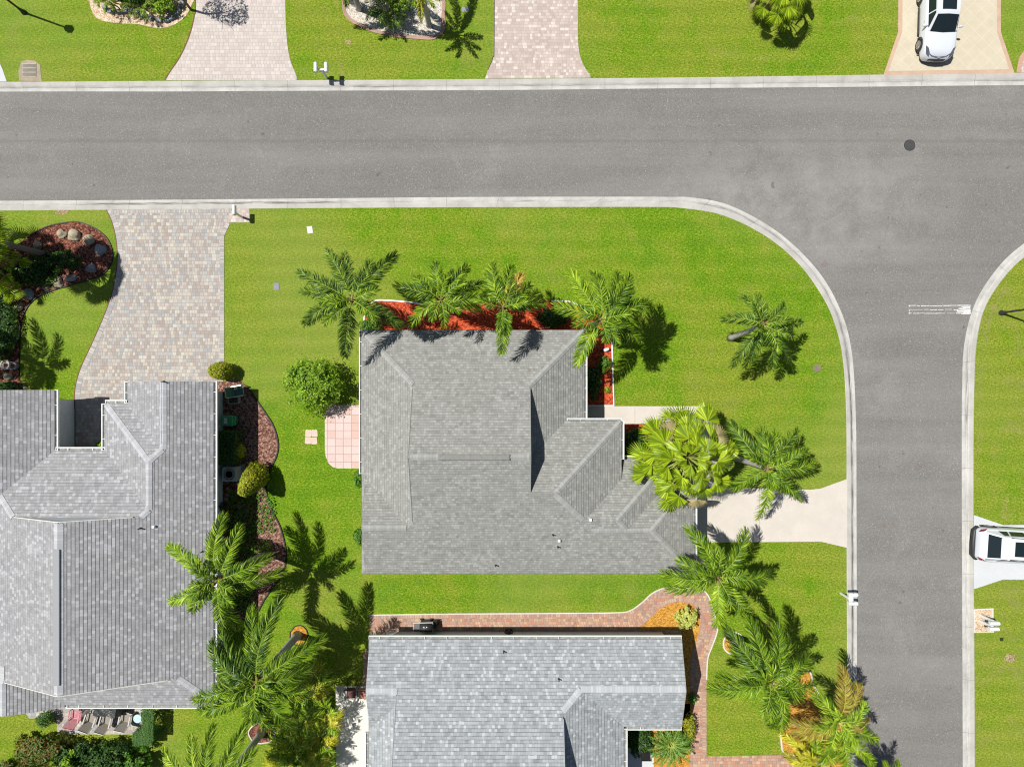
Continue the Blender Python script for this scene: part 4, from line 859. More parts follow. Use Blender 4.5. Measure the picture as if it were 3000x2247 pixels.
fan_palm('small fan palm seedling low in the left bed under the leaning trunk', (30, 850), 1.0, 8, 0.5, 0.5, seed=9, shaft=False, r=(0.06, 0.05))
random.seed(11)
# sago palm and arecas
def clump(name, label, cat, px, h, nf, L, mat, ll, group=None, lw=0.03, n=26, up=1.0, tipz=(-0.1, 0.9), spread=0.25, stem='stemgold', droop=0.3):
    b = W(px[0], px[1], 0); root = empty(name, b, 0, label, cat, group)
    sb = MB()
    for k in range(6): a = k*1.05; sb.path([(cos(a)*spread*0.4, sin(a)*spread*0.4, -0.05), (cos(a)*spread, sin(a)*spread, h)], [0.05, 0.03], 6)
    sb.build('stem', M['stem'], root, True)
    for k in range(nf):
        a = k*2.39996 + random.uniform(-.3, .3); l = L*random.uniform(0.65, 1.1)
        s = Vector((cos(a)*spread, sin(a)*spread, h)); e = s + Vector((cos(a)*l, sin(a)*l, random.uniform(*tipz)))
        mt = random.choice(mat) if isinstance(mat, list) else mat
        frond_mb(s, e, up*random.uniform(0.5, 1), n, ll, lw, droop, t0=0.1, plum=0.25).build('frond', [M[mt], M[stem]], root)
    return root
clump('sago_palm', 'rosette shaped sago palm in orange mulch at the entry of the bottom house', 'plant', (1955, 2158), 0.9, 44, 1.15, 'sago', 0.2, lw=0.022, n=40, up=0.5, tipz=(-0.5, 0.5), spread=0.12, stem='stem', droop=0.05)
for i, (x, y, d) in enumerate([(925, 1985, 'behind the big palm crown, nearest the rocking chairs'), (955, 2075, 'against the left edge of the white patio, upper one'), (890, 2085, 'in the middle of the yellow-green clump'), (940, 2160, 'against the left edge of the white patio, lower one'),
                               (865, 2165, 'just right of the bed where a trunk starts'), (925, 2230, 'at the bottom edge beside the white patio'), (845, 2235, 'at the bottom edge left of its twin')]):
    clump('areca_palm', 'yellow-green areca palm ' + d, 'plant', (x*0.985+22, y*0.985+17), 0.9, 20, 1.05, ['palmlime', 'palmlime', 'palmgold', 'palm'], 0.42, 'areca palms beside the white patio', lw=0.045, n=20)
clump('spiky_plant', 'dark green arching plant in the middle of the white gravel island', 'plant', (1140, 42), 0.5, 34, 1.1, ['palmdark', 'palm'], 0.3, lw=0.03, n=22, up=0.6, stem='stem')
clump('spiky_plant', 'dark green grassy plant at the top edge of the white gravel island', 'plant', (1175, 10), 0.5, 26, 0.9, ['palmdark', 'palm'], 0.3, lw=0.03, n=20, up=0.6, stem='stem')
clump('spiky_plant', 'strappy dark plant inside the stone ring at the top left', 'plant', (425, 25), 0.4, 26, 0.9, ['palmdark', 'palm'], 0.2, lw=0.03, n=18, up=0.7, stem='stem')
clump('spiky_plant', 'bright green grassy plant left in the stone ring at the top left', 'plant', (335, 12), 0.4, 26, 0.7, ['palm', 'palmlime'], 0.2, lw=0.03, n=18, up=0.7, stem='stem')
# leafy shrubs
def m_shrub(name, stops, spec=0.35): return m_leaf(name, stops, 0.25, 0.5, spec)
M['sh_bright'] = m_shrub('bright_shrub_leaves', [(0.08,0.18,0.01),(0.19,0.34,0.015),(0.30,0.46,0.03),(0.42,0.56,0.06)])
M['sh_green'] = m_shrub('green_shrub_leaves', [(0.04,0.12,0.015),(0.09,0.22,0.02),(0.17,0.32,0.03)])
M['sh_yellow'] = m_shrub('yellow_green_leaves', [(0.16,0.20,0.01),(0.31,0.36,0.015),(0.43,0.46,0.03),(0.36,0.26,0.03)])
M['sh_lemon'] = m_shrub('lemon_yellow_leaves', [(0.38,0.42,0.08),(0.55,0.58,0.14),(0.68,0.68,0.25)])
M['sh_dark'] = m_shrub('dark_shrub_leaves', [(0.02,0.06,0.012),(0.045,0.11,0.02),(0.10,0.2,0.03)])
M['sh_hedge'] = m_shrub('hedge_leaves', [(0.05,0.13,0.03),(0.09,0.2,0.045),(0.15,0.27,0.06)])
M['sh_red'] = m_shrub('croton_leaves', [(0.05,0.12,0.02),(0.11,0.2,0.03),(0.24,0.12,0.05),(0.16,0.28,0.04),(0.36,0.09,0.04)])
M['sh_croton'] = m_shrub('mixed_groundcover', [(0.06,0.14,0.02),(0.2,0.28,0.04),(0.09,0.2,0.03),(0.3,0.1,0.05)])
def shrub(label, g, rx, ry, h, mat, n=2600, ls=0.09, group=None, lean=(0, 0), cone=0.0, box=False, z0=0.05, lump=0.16, name='shrub', cat='shrub', rot=0.0, inner=0.35, clusters=0):
    b = W(g[0], g[1], 0); root = empty(name, b, rot, label, cat, group); mb = MB(); R = random
    ph = [R.uniform(0, 6.28) for _ in range(6)]
    cl = []
    if not box and clusters:
        for k in range(clusters):
            u = R.uniform(-0.2, 1) if k % 4 else R.uniform(0.8, 1); a = R.uniform(0, 2*pi); c_ = sqrt(max(0, 1-u*u)); cl.append((Vector((c_*cos(a), c_*sin(a), u)), R.uniform(0.72, 1.12)))
    for k in range(n):
        if cl:
            nv, kk_ = R.choice(cl); sg_ = 0.085
            q_ = Vector((nv.x*kk_ + R.gauss(0, sg_), nv.y*kk_ + R.gauss(0, sg_), nv.z*kk_ + R.gauss(0, sg_)))
            if R.random() < inner: q_ = q_ * R.uniform(0.55, 0.95)
            p = Vector((q_.x*rx, q_.y*ry, z0 + (h-z0)*(0.45+0.52*q_.z)))
        elif box:
            f = R.random(); x = R.uniform(-1, 1); y = R.uniform(-1, 1); z = R.uniform(0, 1)
            if f < 0.5: z = 1 - abs(R.gauss(0, 0.03)); nv = Vector((0, 0, 1))
            elif f < 0.75: x = R.choice((-1, 1)); nv = Vector((x, 0, 0))
            else: y = R.choice((-1, 1)); nv = Vector((0, y, 0))
            p = Vector((x*rx, y*ry, z0 + z*(h-z0)))
        else:
            u = R.uniform(-0.25, 1); a = R.uniform(0, 2*pi); c = sqrt(max(0, 1-u*u)); nv = Vector((c*cos(a), c*sin(a), u))
            l = 1 + lump*(sin(3*a+ph[0]+2*u) * 0.6 + sin(5*a+ph[1]-4*u)*0.4 + sin(9*a+ph[2]+7*u)*0.35)
            rr = l*(R.uniform(0.88, 1.04) if R.random() > inner else R.uniform(0.4, 0.9))
            zz = 0.5+0.5*u; tp = 1 - cone*max(0, zz)
            p = Vector((nv.x*rx*rr*tp, nv.y*ry*rr*tp, 0)); hz = (h-z0)
            p.z = z0 + (hz*0.42 + nv.z*hz*0.56*(rr if cone == 0 else min(1.05, rr)))
            p += Vector((lean[0], lean[1], 0)) * (p.z/h)
        nn = (nv*1.0 + Vector((R.uniform(-1, 1), R.uniform(-1, 1), R.uniform(-0.4, 1)))*0.75).normalized()
        t = nn.orthogonal().normalized(); t.rotate(Matrix.Rotation(R.uniform(0, 6.28), 3, nn)); s = nn.cross(t); q = ls*R.uniform(0.6, 1.3)
        p += nn*R.uniform(-0.02, 0.05)
        mb.add([p - t*q, p - t*q*0.2 + s*q*0.5 + nn*q*0.1, p + t*q*1.0 - nn*q*0.25, p - t*q*0.2 - s*q*0.5 + nn*q*0.1], [[0, 3, 2, 1]])
    mb.build('foliage', M[mat] if isinstance(mat, str) else mat, root)
    sb = MB()
    for k in range(7):
        a = k*0.9; f = 0.55; sb.path([(0, 0, -0.05), (cos(a)*rx*0.2, sin(a)*ry*0.2, h*0.3), (cos(a)*rx*f + lean[0]*.6, sin(a)*ry*f + lean[1]*.6, h*0.62)], [0.045, 0.03, 0.012], 5)
    sb.build('stem', M['bark'], root, True)
    return root
shrub('large round bright green bush left of the centre roof, above the pink patio', (938, 1128), 1.55, 1.5, 2.3, 'sh_bright', 9000, 0.08, lump=0.09, inner=0.3, clusters=170)
shrub('small clipped olive-green ball shrub at the foot of the paver driveway', (662, 1087), 0.62, 0.5, 1.5, 'sh_yellow', 2400, 0.06, lump=0.04)
shrub('tall yellow-green cone shrub in the bed right of the left roof', (772, 1368), 0.86, 0.92, 2.7, 'sh_yellow', 5200, 0.08, lean=(-0.25, -1.1), cone=0.5, lump=0.04)
shrub('small upright yellow-green shrub between the hedge and the cone shrub', (716, 1319), 0.25, 0.42, 1.1, 'sh_yellow', 700, 0.06)
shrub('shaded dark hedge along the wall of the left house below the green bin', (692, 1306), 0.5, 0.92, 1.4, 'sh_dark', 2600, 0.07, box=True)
shrub('lemon yellow rounded bush in orange mulch at the brick walk bend', (2004, 1799), 0.62, 0.62, 0.95, 'sh_lemon', 1500, 0.075, lump=0.12, clusters=60)
shrub('small green bush poking out below the pink patio against the centre house', (1068, 1398), 0.5, 0.48, 1.0, 'sh_green', 800, 0.09)
shrub('small round green bush at the lower left wall of the centre house', (1066, 1566), 0.48, 0.5, 0.9, 'sh_green', 800, 0.08)
shrub('sparse low bush in red mulch at the top left corner of the centre house', (1090, 955), 0.7, 0.35, 0.7, 'sh_green', 700, 0.07)
shrub('narrow clipped hedge strip right of the chairs on the back terrace', (462, 2085), 0.33, 1.1, 1.15, 'sh_hedge', 3800, 0.05, box=True)
shrub('low hedge below the terrace chairs joining the clipped strip', (440, 2142), 0.55, 0.38, 0.85, 'sh_hedge', 2600, 0.05, box=True)
shrub('small round shrub at the left corner of the back terrace', (150, 2092), 0.42, 0.42, 1.0, 'sh_hedge', 1200, 0.05)
for i, (x, y, rx, ry, h, m, l) in enumerate([(150, 2172, 1.5, 0.9, 1.4, 'sh_red', 'reddish leaved croton bush at the bottom left'), (60, 2245, 1.3, 0.8, 1.2, 'sh_red', 'croton bush at the bottom left corner'), (250, 2195, 1.3, 0.9, 1.5, 'sh_dark', 'dark bush below the striped terrace chair'),
        (345, 2195, 1.4, 0.9, 1.6, 'sh_dark', 'dark bush in the middle below the terrace'), (250, 2190, 0.42, 0.55, 1.9, 'sh_bright', 'bright green sprig of a bush among dark foliage below the terrace'), (420, 2205, 0.9, 0.75, 1.3, 'sh_green', 'green bush at the right end of the row below the terrace')]):
    shrub(l, (x, y), rx, ry, h, m, int(3000*rx*ry)+400, 0.09, 'bushes below the back terrace', lump=0.2, clusters=int(60*rx*ry)+12)
shrub('yellow-green bush held inside the grey stone ring at the top left', (487, 25), 0.85, 0.75, 0.95, 'sh_bright', 1300, 0.09, clusters=60)
shrub('dark bush at the top edge inside the grey stone ring', (400, -8), 1.0, 0.7, 1.1, 'sh_dark', 1500, 0.1)
shrub('small green bush in red mulch along the right wall of the centre house', (1770, 1068), 0.45, 0.5, 0.5, 'sh_green', 350, 0.08)
shrub('tiny green seedling near the lower end of the right mulch strip', (1779, 1143), 0.18, 0.18, 0.3, 'sh_bright', 90, 0.06)
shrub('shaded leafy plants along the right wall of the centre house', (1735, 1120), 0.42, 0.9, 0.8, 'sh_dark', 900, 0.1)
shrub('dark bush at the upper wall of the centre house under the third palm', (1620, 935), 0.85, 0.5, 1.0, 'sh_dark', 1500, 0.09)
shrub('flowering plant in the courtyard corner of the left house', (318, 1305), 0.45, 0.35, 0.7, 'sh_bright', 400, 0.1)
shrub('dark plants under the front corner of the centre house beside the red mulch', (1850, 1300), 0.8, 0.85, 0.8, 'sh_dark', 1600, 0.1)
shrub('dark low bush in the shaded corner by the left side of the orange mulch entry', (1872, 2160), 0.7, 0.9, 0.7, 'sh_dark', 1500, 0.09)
shrub('olive bush squeezed between the orange mulch and the roof corner', (2013, 2118), 0.35, 0.75, 1.0, 'sh_yellow', 900, 0.06)
shrub('tiny bush against the gable wall by the brick walk', (2022, 2035), 0.22, 0.3, 0.8, 'sh_green', 300, 0.06)
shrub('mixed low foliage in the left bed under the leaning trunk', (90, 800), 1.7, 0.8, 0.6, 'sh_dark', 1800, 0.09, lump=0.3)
shrub('added dark bush standing in for shade in the middle of the boulder bed', (175, 768), 1.3, 0.65, 0.7, 'sh_dark', 1800, 0.09, lump=0.3, clusters=60)  # added low dark foliage, stands in for shade lying on the bed
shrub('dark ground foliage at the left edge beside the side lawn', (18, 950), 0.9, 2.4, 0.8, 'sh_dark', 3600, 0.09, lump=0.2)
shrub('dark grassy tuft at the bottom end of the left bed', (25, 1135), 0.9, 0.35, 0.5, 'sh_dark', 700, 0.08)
shrub('loose bush with dry stems under the leaning palm by the mulch strip', (775, 1600), 0.6, 0.4, 0.7, 'sh_croton', 400, 0.07)
for k, (x, y) in enumerate([(815, 1470), (800, 1535), (825, 1580), (790, 1490), (793, 1245)]):
    pass
# ground cover in the shaded strip by the left house
mb = MB()
for k in range(3600):
    if k % 3: x, y = random.uniform(668, 750), random.uniform(1435, 1790)
    else: x, y = random.uniform(752, 808), random.uniform(1430, 1560)
    if k % 3 == 0 and random.random() < 0.72: continue
    p = W(x, y, 0.03); nn = Vector((random.uniform(-1, 1), random.uniform(-1, 1), 1.2)).normalized(); t = nn.orthogonal().normalized(); s = nn.cross(t); q = random.uniform(0.04, 0.1); p.z += random.uniform(0.02, 0.14)
    mb.add([p - t*q, p + s*q*0.5, p + t*q, p - s*q*0.5], [[0, 1, 2, 3]])
o = mb.build('ground_cover', M['sh_green']); tag(o, 'low leafy ground cover in the shaded bed beside the left house', 'ground cover', kind='stuff')
# pompom tree just beyond the top edge, its shadow falls on the pale driveway
b = W(560, 30, 0); root = empty('small_tree', b, 0, 'slender tree at the top edge whose shadow falls on the pale driveway', 'tree')
mb = MB(); mb.path([(0, 0, -0.05), (0.05, 0.05, 1.6), (-0.1, 0.35, 3.2), (-0.1, 0.7, 4.6)], [0.08, 0.06, 0.045, 0.02], 8)
for k in range(12): a = k*0.7; mb.path([(-0.1, 0.4, 3.3+0.1*k), (-0.1+cos(a)*0.9, 0.5+sin(a)*0.9, 4.2+0.1*k)], [0.025, 0.008], 5)
mb.build('trunk', M['bark'], root, True)
mb = MB()
for (cx, cy, cz, rr, nn_) in [(-0.1, 0.9, 4.7, 1.0, 900), (0.7, 0.35, 4.3, 0.5, 300), (-0.9, 0.8, 4.4, 0.55, 300)]:
    for k in range(nn_):
        v = Vector((random.gauss(0, 1), random.gauss(0, 1), random.gauss(0, 1))).normalized()*rr*random.uniform(0.5, 1)**0.5; p = Vector((cx, cy, cz)) + v
        nn = Vector((random.uniform(-1, 1), random.uniform(-1, 1), random.uniform(-1, 1))).normalized(); t = nn.orthogonal().normalized(); s = nn.cross(t); q = random.uniform(0.04, 0.085)
        mb.add([p - t*q, p + s*q*0.5, p + t*q, p - s*q*0.5], [[0, 1, 2, 3]])
mb.build('crown', M['sh_green'], root)
# ---------------------------------------------------------------- objects
M['boulder'] = m_concrete('tan_boulder', (0.42, 0.36, 0.26), 0.45); M['boulderg'] = m_concrete('grey_boulder', (0.30, 0.31, 0.33), 0.4); M['blockgrey'] = m_concrete('grey_edging_block', (0.27, 0.28, 0.31), 0.3)
def boulder(px, py, r, label, mat='boulder', sx=1.0, sy=1.0):
    bm = bmesh.new(); bmesh.ops.create_icosphere(bm, subdivisions=3, radius=1)
    ph = [random.uniform(0, 6) for _ in range(6)]
    for v in bm.verts:
        c = v.co; k = 1 + 0.16*sin(3*c.x+ph[0])*cos(2.5*c.y+ph[1]) + 0.10*sin(5*c.z+ph[2]+3*c.x) + 0.05*sin(11*c.y+ph[3])
        k = min(k, 1.06) if (c.x*0.7+c.y*0.5 > 0.4) else k
        v.co = Vector((c.x*k*r*sx, c.y*k*r*sy, max(c.z*k*r*0.75, -0.1) + r*0.15))
    me = bpy.data.meshes.new('boulder'); bm.to_mesh(me); bm.free(); me.materials.append(M[mat])
    for p in me.polygons: p.use_smooth = random.random() < 0.7
    o = bpy.data.objects.new('boulder', me); COL.objects.link(o); o.location = W(px, py, 0); o.rotation_euler = (0, 0, random.uniform(0, 3))
    tag(o, label, 'rock', 'boulders in the left garden bed')
for a in [(184, 686, 0.29, 'tan boulder at the upper rim of the left bed, left of the biggest one'), (220, 690, 0.38, 'biggest pale tan boulder at the upper rim of the left bed'), (262, 705, 0.34, 'angular tan boulder right of the biggest one'),
          (296, 733, 0.32, 'grey boulder at the right rim of the left bed', 'boulderg'), (270, 787, 0.27, 'round blue-grey boulder at the lower right of the left bed', 'boulderg'), (211, 815, 0.27, 'long flat grey boulder on the lower rim of the left bed', 'boulderg', 1.3, 0.7),
          (172, 828, 0.32, 'dark tan boulder on the lower rim beside the long flat one'), (137, 845, 0.2, 'small yellowish boulder on the lower rim of the left bed'), (85, 862, 0.32, 'grey-green boulder where the left bed narrows', 'boulderg'),
          (57, 900, 0.28, 'yellow-tan boulder on the bend of the black edging'), (113, 720, 0.26, 'pale boulder at the left end of the red mulch patch'), (50, 985, 0.22, 'dark boulder on the long straight edging', 'boulderg'),
          (25, 1102, 0.27, 'round tan boulder below the round planters'), (62, 755, 0.15, 'small pinkish stone beside the leaning trunk')]: boulder(*a)
# stone ring of edging blocks at the top left
ring = catmull([(300, 12), (318, 34), (350, 38), (380, 34), (410, 40), (435, 52), (458, 62), (490, 62), (512, 50), (528, 30), (538, 8), (540, -20)], 3)
acc = 0; last = None; kk = 0; words = ['first', 'second', 'third', 'fourth', 'fifth', 'sixth', 'seventh', 'eighth', 'ninth', 'tenth', 'eleventh', 'twelfth', 'thirteenth', 'fourteenth', 'fifteenth', 'sixteenth', 'seventeenth', 'eighteenth', 'nineteenth', 'twentieth', 'twenty-first', 'twenty-second']
blk = None
for i in range(1, len(ring)):
    a = W(*ring[i-1]); b = W(*ring[i]); L = (b-a).length; acc += L
    if acc > 0.34 and kk < 22:
        acc = 0; d = (b-a).normalized()
        if blk is None:
            mb = MB(); mb.box(-0.17, 0.17, -0.12, 0.12, -0.02, 0.2, 0.025); blk = mb.build('edging_block', M['blockgrey']); o = blk
        else: o = blk.copy(); COL.objects.link(o)
        o.location = (b.x, b.y, 0); o.rotation_euler = (0, 0, atan2(d.y, d.x) + random.uniform(-.06, .06))
        tag(o, 'grey block, %s from the left in the curved stone ring' % words[kk], 'edging block', 'grey blocks round the top left planting'); kk += 1
# manhole, drain, covers
mb = MB(); c = W(2667, 425, 0); mb.lathe((0, 0, -0.085), [(0.33, 0), (0.33, 0.018), (0.30, 0.018)], 32)
o = mb.build('manhole_cover', M['dark']); o.location = (c.x, c.y, 0); tag(o, 'round dark manhole cover in the asphalt at the upper right', 'manhole cover')
m2 = MB(); m2.lathe((0, 0, -0.072), [(0.29, 0), (0.29, 0.010), (0.02, 0.012)], 32)
for k in range(-5, 6):
    for j in range(-5, 6):
        if (k*k+j*j) < 24: m2.box(k*0.05-0.014, k*0.05+0.014, j*0.05-0.014, j*0.05+0.014, -0.063, -0.056)
lid = m2.build('lid', simple('cast_iron', (0.055, 0.055, 0.055), 0.6, 0.4), o)
b = W(87, 207, 0); root = empty('storm_drain', b, 0, 'slotted storm drain grate in a concrete collar at the upper left kerb', 'storm drain')
mb = MB(); mb.slab([(-0.6, -0.62), (-0.66, -0.1), (-0.5, 0.5), (-0.2, 0.6), (0.3, 0.56), (0.62, 0.3), (0.66, -0.2), (0.72, -0.66)], -0.06, 0.012)
mb.build('collar', m_concrete('weathered_collar', (0.36, 0.31, 0.22), 0.4), root)
mb = MB(); mb.box(-0.42, 0.42, -0.38, 0.38, 0.0, 0.016); mb.build('pit', simple('drain_pit', (0.06, 0.055, 0.05), 0.9), root)
mb = MB()
for k in range(15): x = -0.40+k*0.0571; mb.box(x-0.012, x+0.012, -0.38, 0.38, 0.016, 0.034)
for y in (-0.38, -0.13, 0.12, 0.37): mb.box(-0.42, 0.42, y-0.018, y+0.018, 0.02, 0.040)
mb.build('grate', simple('pale_grate_bars', (0.42, 0.38, 0.31), 0.7), root)
def cover(px, py, w_, d_, rz, mat, label):
    mb = MB(); mb.box(-w_/2, w_/2, -d_/2, d_/2, -0.02, 0.018, 0.006); mb.box(-w_/2+0.05, w_/2-0.05, -d_/2+0.05, d_/2-0.05, 0.0, 0.024)
    o = mb.build('utility_cover', mat); o.location = W(px, py, 0); o.rotation_euler.z = rz; tag(o, label, 'utility cover', 'utility covers in the lawns')
cover(908, 674, 0.32, 0.42, 0.15, M['concwhite'], 'whitish utility cover in the big lawn near the upper kerb')
cover(810, 840, 0.34, 0.42, 0.05, M['blockgrey'], 'grey utility cover in the big lawn near the paver driveway')
cover(1364, 29, 0.4, 0.3, 0.0, M['blockgrey'], 'grey utility cover in the lawn at the top edge beside the gravel island')
cover(2395, 1079, 0.4, 0.36, 0.4, m_concrete('worn_cover', (0.24, 0.19, 0.15), 0.4), 'brownish sunken cover in the lawn near the right kerb bend')
mb = MB(); mb.box(-0.1, 0.1, -0.1, 0.1, -0.02, 0.03, 0.01); mb.tube((0, 0, 0.03), (0, 0, 0.05), 0.06)
o = mb.build('valve_box', M['dark']); o.location = W(2934, 1872, 0); tag(o, 'small black valve cap in the right lawn below the mailboxes', 'valve cover')
# stepping stones
def stone(px, py, w_, d_, rz, mat, label, group):
    mb = MB(); mb.slab([(x, y) for x, y in [(-w_/2, -d_/2+.03), (-w_/2+.04, -d_/2), (w_/2-.03, -d_/2), (w_/2, -d_/2+.05), (w_/2-.01, d_/2-.04), (w_/2-.05, d_/2), (-w_/2+.03, d_/2), (-w_/2, d_/2-.04)]], -0.03, 0.034)
    o = mb.build('stepping_stone', mat); o.location = W(px, py, 0); o.rotation_euler.z = rz; tag(o, label, 'stepping stone', group)
pk = simple('pink_paving', (0.64, 0.43, 0.37), 0.8, var=0.1, scale=3)
for (x, y, l) in [(904, 1269, 'upper left'), (922, 1269, 'upper right'), (903, 1290, 'lower left'), (921, 1291, 'lower right')]: stone(x, y, 0.36, 0.40, random.uniform(-.06, .06), pk, 'pink square paving slab, %s of the four in the lawn left of the patio' % l, 'pink slabs in the lawn')
for (x, y, w_, l) in [(668, 1433, 0.2, 'small one nearest the air conditioner'), (670, 1451, 0.2, 'small one second from the air conditioner'), (663, 1462, 0.2, 'small one at the wall'), (705, 1440, 0.42, 'largest one below the cone shrub'), (703, 1482, 0.3, 'tilted one in the shade'), (723, 1497, 0.28, 'one closest to the mulch strip')]:
    stone(x, y, w_, w_, random.uniform(0, 1), m_concrete('tan_stone', (0.34, 0.29, 0.22), 0.3), 'tan stepping stone in the shaded bed, ' + l, 'stepping stones in the shaded bed')
# mailboxes
def mbox_parts(root, x, y, z, rz, L=0.5):
    mb = MB(); mb.M = Matrix.Translation((x, y, z)) @ Matrix.Rotation(rz, 4, 'Z'); n = 8; vs = []; w_ = 0.1
    prof = [(-w_, 0), (-w_, 0.13)] + [(-w_*cos(pi*k/n), 0.13+w_*sin(pi*k/n)) for k in range(1, n)] + [(w_, 0.13), (w_, 0)]; m = len(prof)
    for xx in (-L/2, L/2): vs += [(xx, a, b_) for a, b_ in prof]
    mb.add(vs, [[k, (k+1) % m, m+(k+1) % m, m+k] for k in range(m)] + [list(range(m))[::-1], list(range(m, 2*m))]); mb.build('mailbox_body', M['white'], root)
    mb2 = MB(); mb2.M = mb.M; mb2.box(L/2, L/2+0.015, -0.095, 0.095, 0.0, 0.2, 0.005); mb2.box(L/2+0.012, L/2+0.03, -0.02, 0.02, 0.17, 0.19); mb2.build('mailbox_door', M['white'], root)
    mb3 = MB(); mb3.M = mb.M; mb3.box(-0.02, 0.03, 0.1, 0.112, 0.08, 0.24); mb3.build('flag', simple('grey_flag', (0.4, 0.4, 0.42), 0.5), root)
def mailbox(px, py, h, label, boxes, rz=0, group='mailboxes along the kerbs', post=0.055, arm=None):
    b = W(px, py, 0); root = empty('mailbox', b, rz, label, 'mailbox', group)
    mb = MB(); mb.box(-post, post, -post, post, -0.05, h-0.04, 0.012); mb.build('post', M['white'], root)
    if arm: mb = MB(); mb.box(*arm, h-0.1, h-0.02); mb.box(arm[0]*0.5, arm[1]*0.5, -0.03, 0.03, h-0.3, h-0.24); mb.build('arm', M['white'], root)
    for (x, y, r) in boxes: mbox_parts(root, x, y, h, r)
mailbox(957, 229, 1.1, 'white twin mailbox on one post at the upper kerb beside the pale driveway', [(-0.30, 0.06, -pi/2), (0.30, 0.06, -pi/2)], arm=(-0.34, 0.34, -0.04, 0.04))
mailbox(710, 637, 1.1, 'single white mailbox at the top right corner of the big paver driveway', [(0.0, 0.12, pi/2)], arm=(-0.05, 0.05, -0.15, 0.25))
mailbox(2463, 1737, 1.1, 'white twin mailbox leaning over the kerb at the lower lawn', [(0.1, 0.28, 0), (0.1, -0.22, 0)], arm=(-0.05, 0.2, -0.3, 0.3))
mailbox(2873, 1802, 1.1, 'white mailbox in the right gravel square, upper of the pair', [(-0.04, -0.05, pi)], arm=(-0.25, 0.2, -0.05, 0.04), post=0.07)
mailbox(2871, 1818, 1.1, 'white mailbox in the right gravel square, lower of the pair', [(-0.04, -0.05, pi)], arm=(-0.25, 0.2, -0.05, 0.04), post=0.07)
# street lamps
def lamp(px, py, h, label):
    b = W(px, py, 0); root = empty('street_lamp', b, 0, label, 'street lamp', 'street lamps')
    mb = MB(); mb.lathe((0, 0, -0.05), [(0.16, 0), (0.16, 0.1), (0.11, 0.25), (0.07, 0.5), (0.06, 0.6), (0.05, h-0.1), (0.07, h-0.05)], 14); mb.build('pole', M['dark'], root)
    mb = MB(); mb.lathe((0, 0, h-0.06), [(0.09, 0), (0.2, 0.06), (0.22, 0.1), (0.2, 0.4), (0.27, 0.42), (0.12, 0.6), (0.03, 0.7)], 6); mb.build('lantern', M['dark'], root)
lamp(71, 38, 5.0, 'tall black street lamp leaning out of the top left corner')
lamp(2933, 917, 3.0, 'black lamp post at the right edge near the kerb bend')
# small garden things
def urn(px, py, label, mat, r=0.3, h=0.45):
    b = W(px, py, 0); root = empty('planter', b, 0, label, 'planter', 'planters in the beds'); mb = MB()
    mb.lathe((0, 0, 0), [(r*0.7, 0), (r*0.95, h*0.6), (r, h), (r*0.88, h), (r*0.85, h-0.08)], 24); mb.build('pot', mat, root, True)
    m2 = MB(); m2.lathe((0, 0, h-0.1), [(r*0.85, 0), (r*0.5, 0.02), (0.01, 0.03)], 20)
    for k in range(10): a = k*0.7; m2.path([(0, 0, h-0.08), (cos(a)*r*0.4, sin(a)*r*0.4, h+0.1), (cos(a)*r*0.8, sin(a)*r*0.8, h+0.05)], [0.012, 0.01, 0.004], 4)
    m2.build('soil', M['mulch_brown'], root)
urn(32, 1070, 'white rimmed round planter at the left edge bed', M['concwhite'], 0.28, 0.5); urn(50, 1072, 'plain grey urn touching the white rimmed planter', M['blockgrey'], 0.24, 0.4)
mb = MB(); mb.lathe((0, 0, 0), [(0.02, 0), (0.02, 0.25), (0.06, 0.27), (0.085, 0.34), (0.06, 0.41), (0.01, 0.43)], 14)
o = mb.build('globe_light', M['white'], None, True); o.location = W(86, 1136, 0); tag(o, 'small white globe garden light above the left roof corner', 'garden light')
b = W(1774, 1026, 0); root = empty('garden_ornament', b, 0.4, 'small black and white animal ornament in the right red mulch strip', 'garden ornament')
mb = MB(); mb.lathe((0, 0, 0.0), [(0.05, 0), (0.13, 0.08), (0.14, 0.17), (0.08, 0.25), (0.01, 0.28)], 14, 1.4, 0.8); mb.lathe((0.12, 0.0, 0.2), [(0.03, 0), (0.08, 0.06), (0.07, 0.13), (0.01, 0.17)], 12); mb.build('body', M['white'], root, True)
mb = MB(); mb.lathe((-0.14, 0, 0.1), [(0.02, 0), (0.08, 0.05), (0.06, 0.12), (0.01, 0.15)], 10); mb.lathe((0.19, 0.0, 0.26), [(0.02, 0), (0.035, 0.03), (0.01, 0.05)], 8); mb.build('dark_patch', M['dark'], root, True)
# green wheelie bin
b = W(688, 1230, 0); root = empty('wheelie_bin', b, 0, 'green wheelie bin with a white lid label against the left house wall', 'bin')
gm = simple('green_plastic', (0.02, 0.26, 0.10), 0.4, 0.5, var=0.06)
mb = MB(); a, c_ = 0.22, 0.29
mb.add([(-a, -a, 0.08), (a, -a, 0.08), (a, a, 0.08), (-a, a, 0.08), (-c_, -c_, 0.95), (c_, -c_, 0.95), (c_, c_, 0.95), (-c_, c_, 0.95)], [[3,2,1,0],[0,1,5,4],[1,2,6,5],[2,3,7,6],[3,0,4,7]]); mb.build('bin_body', gm, root)
mb = MB(); mb.box(-0.36, 0.31, -0.31, 0.31, 0.95, 1.04, 0.035); mb.build('lid', gm, root)
mb = MB(); mb.box(0.28, 0.42, -0.24, -0.16, 0.9, 0.98, 0.01); mb.box(0.28, 0.42, 0.16, 0.24, 0.9, 0.98, 0.01); mb.tube((0.41, -0.26, 0.94), (0.41, 0.26, 0.94), 0.02); mb.build('handle', gm, root)
mb = MB(); mb.box(-0.2, -0.02, -0.15, 0.15, 1.04, 1.045); mb.build('lid_label', M['white'], root)
mb = MB()
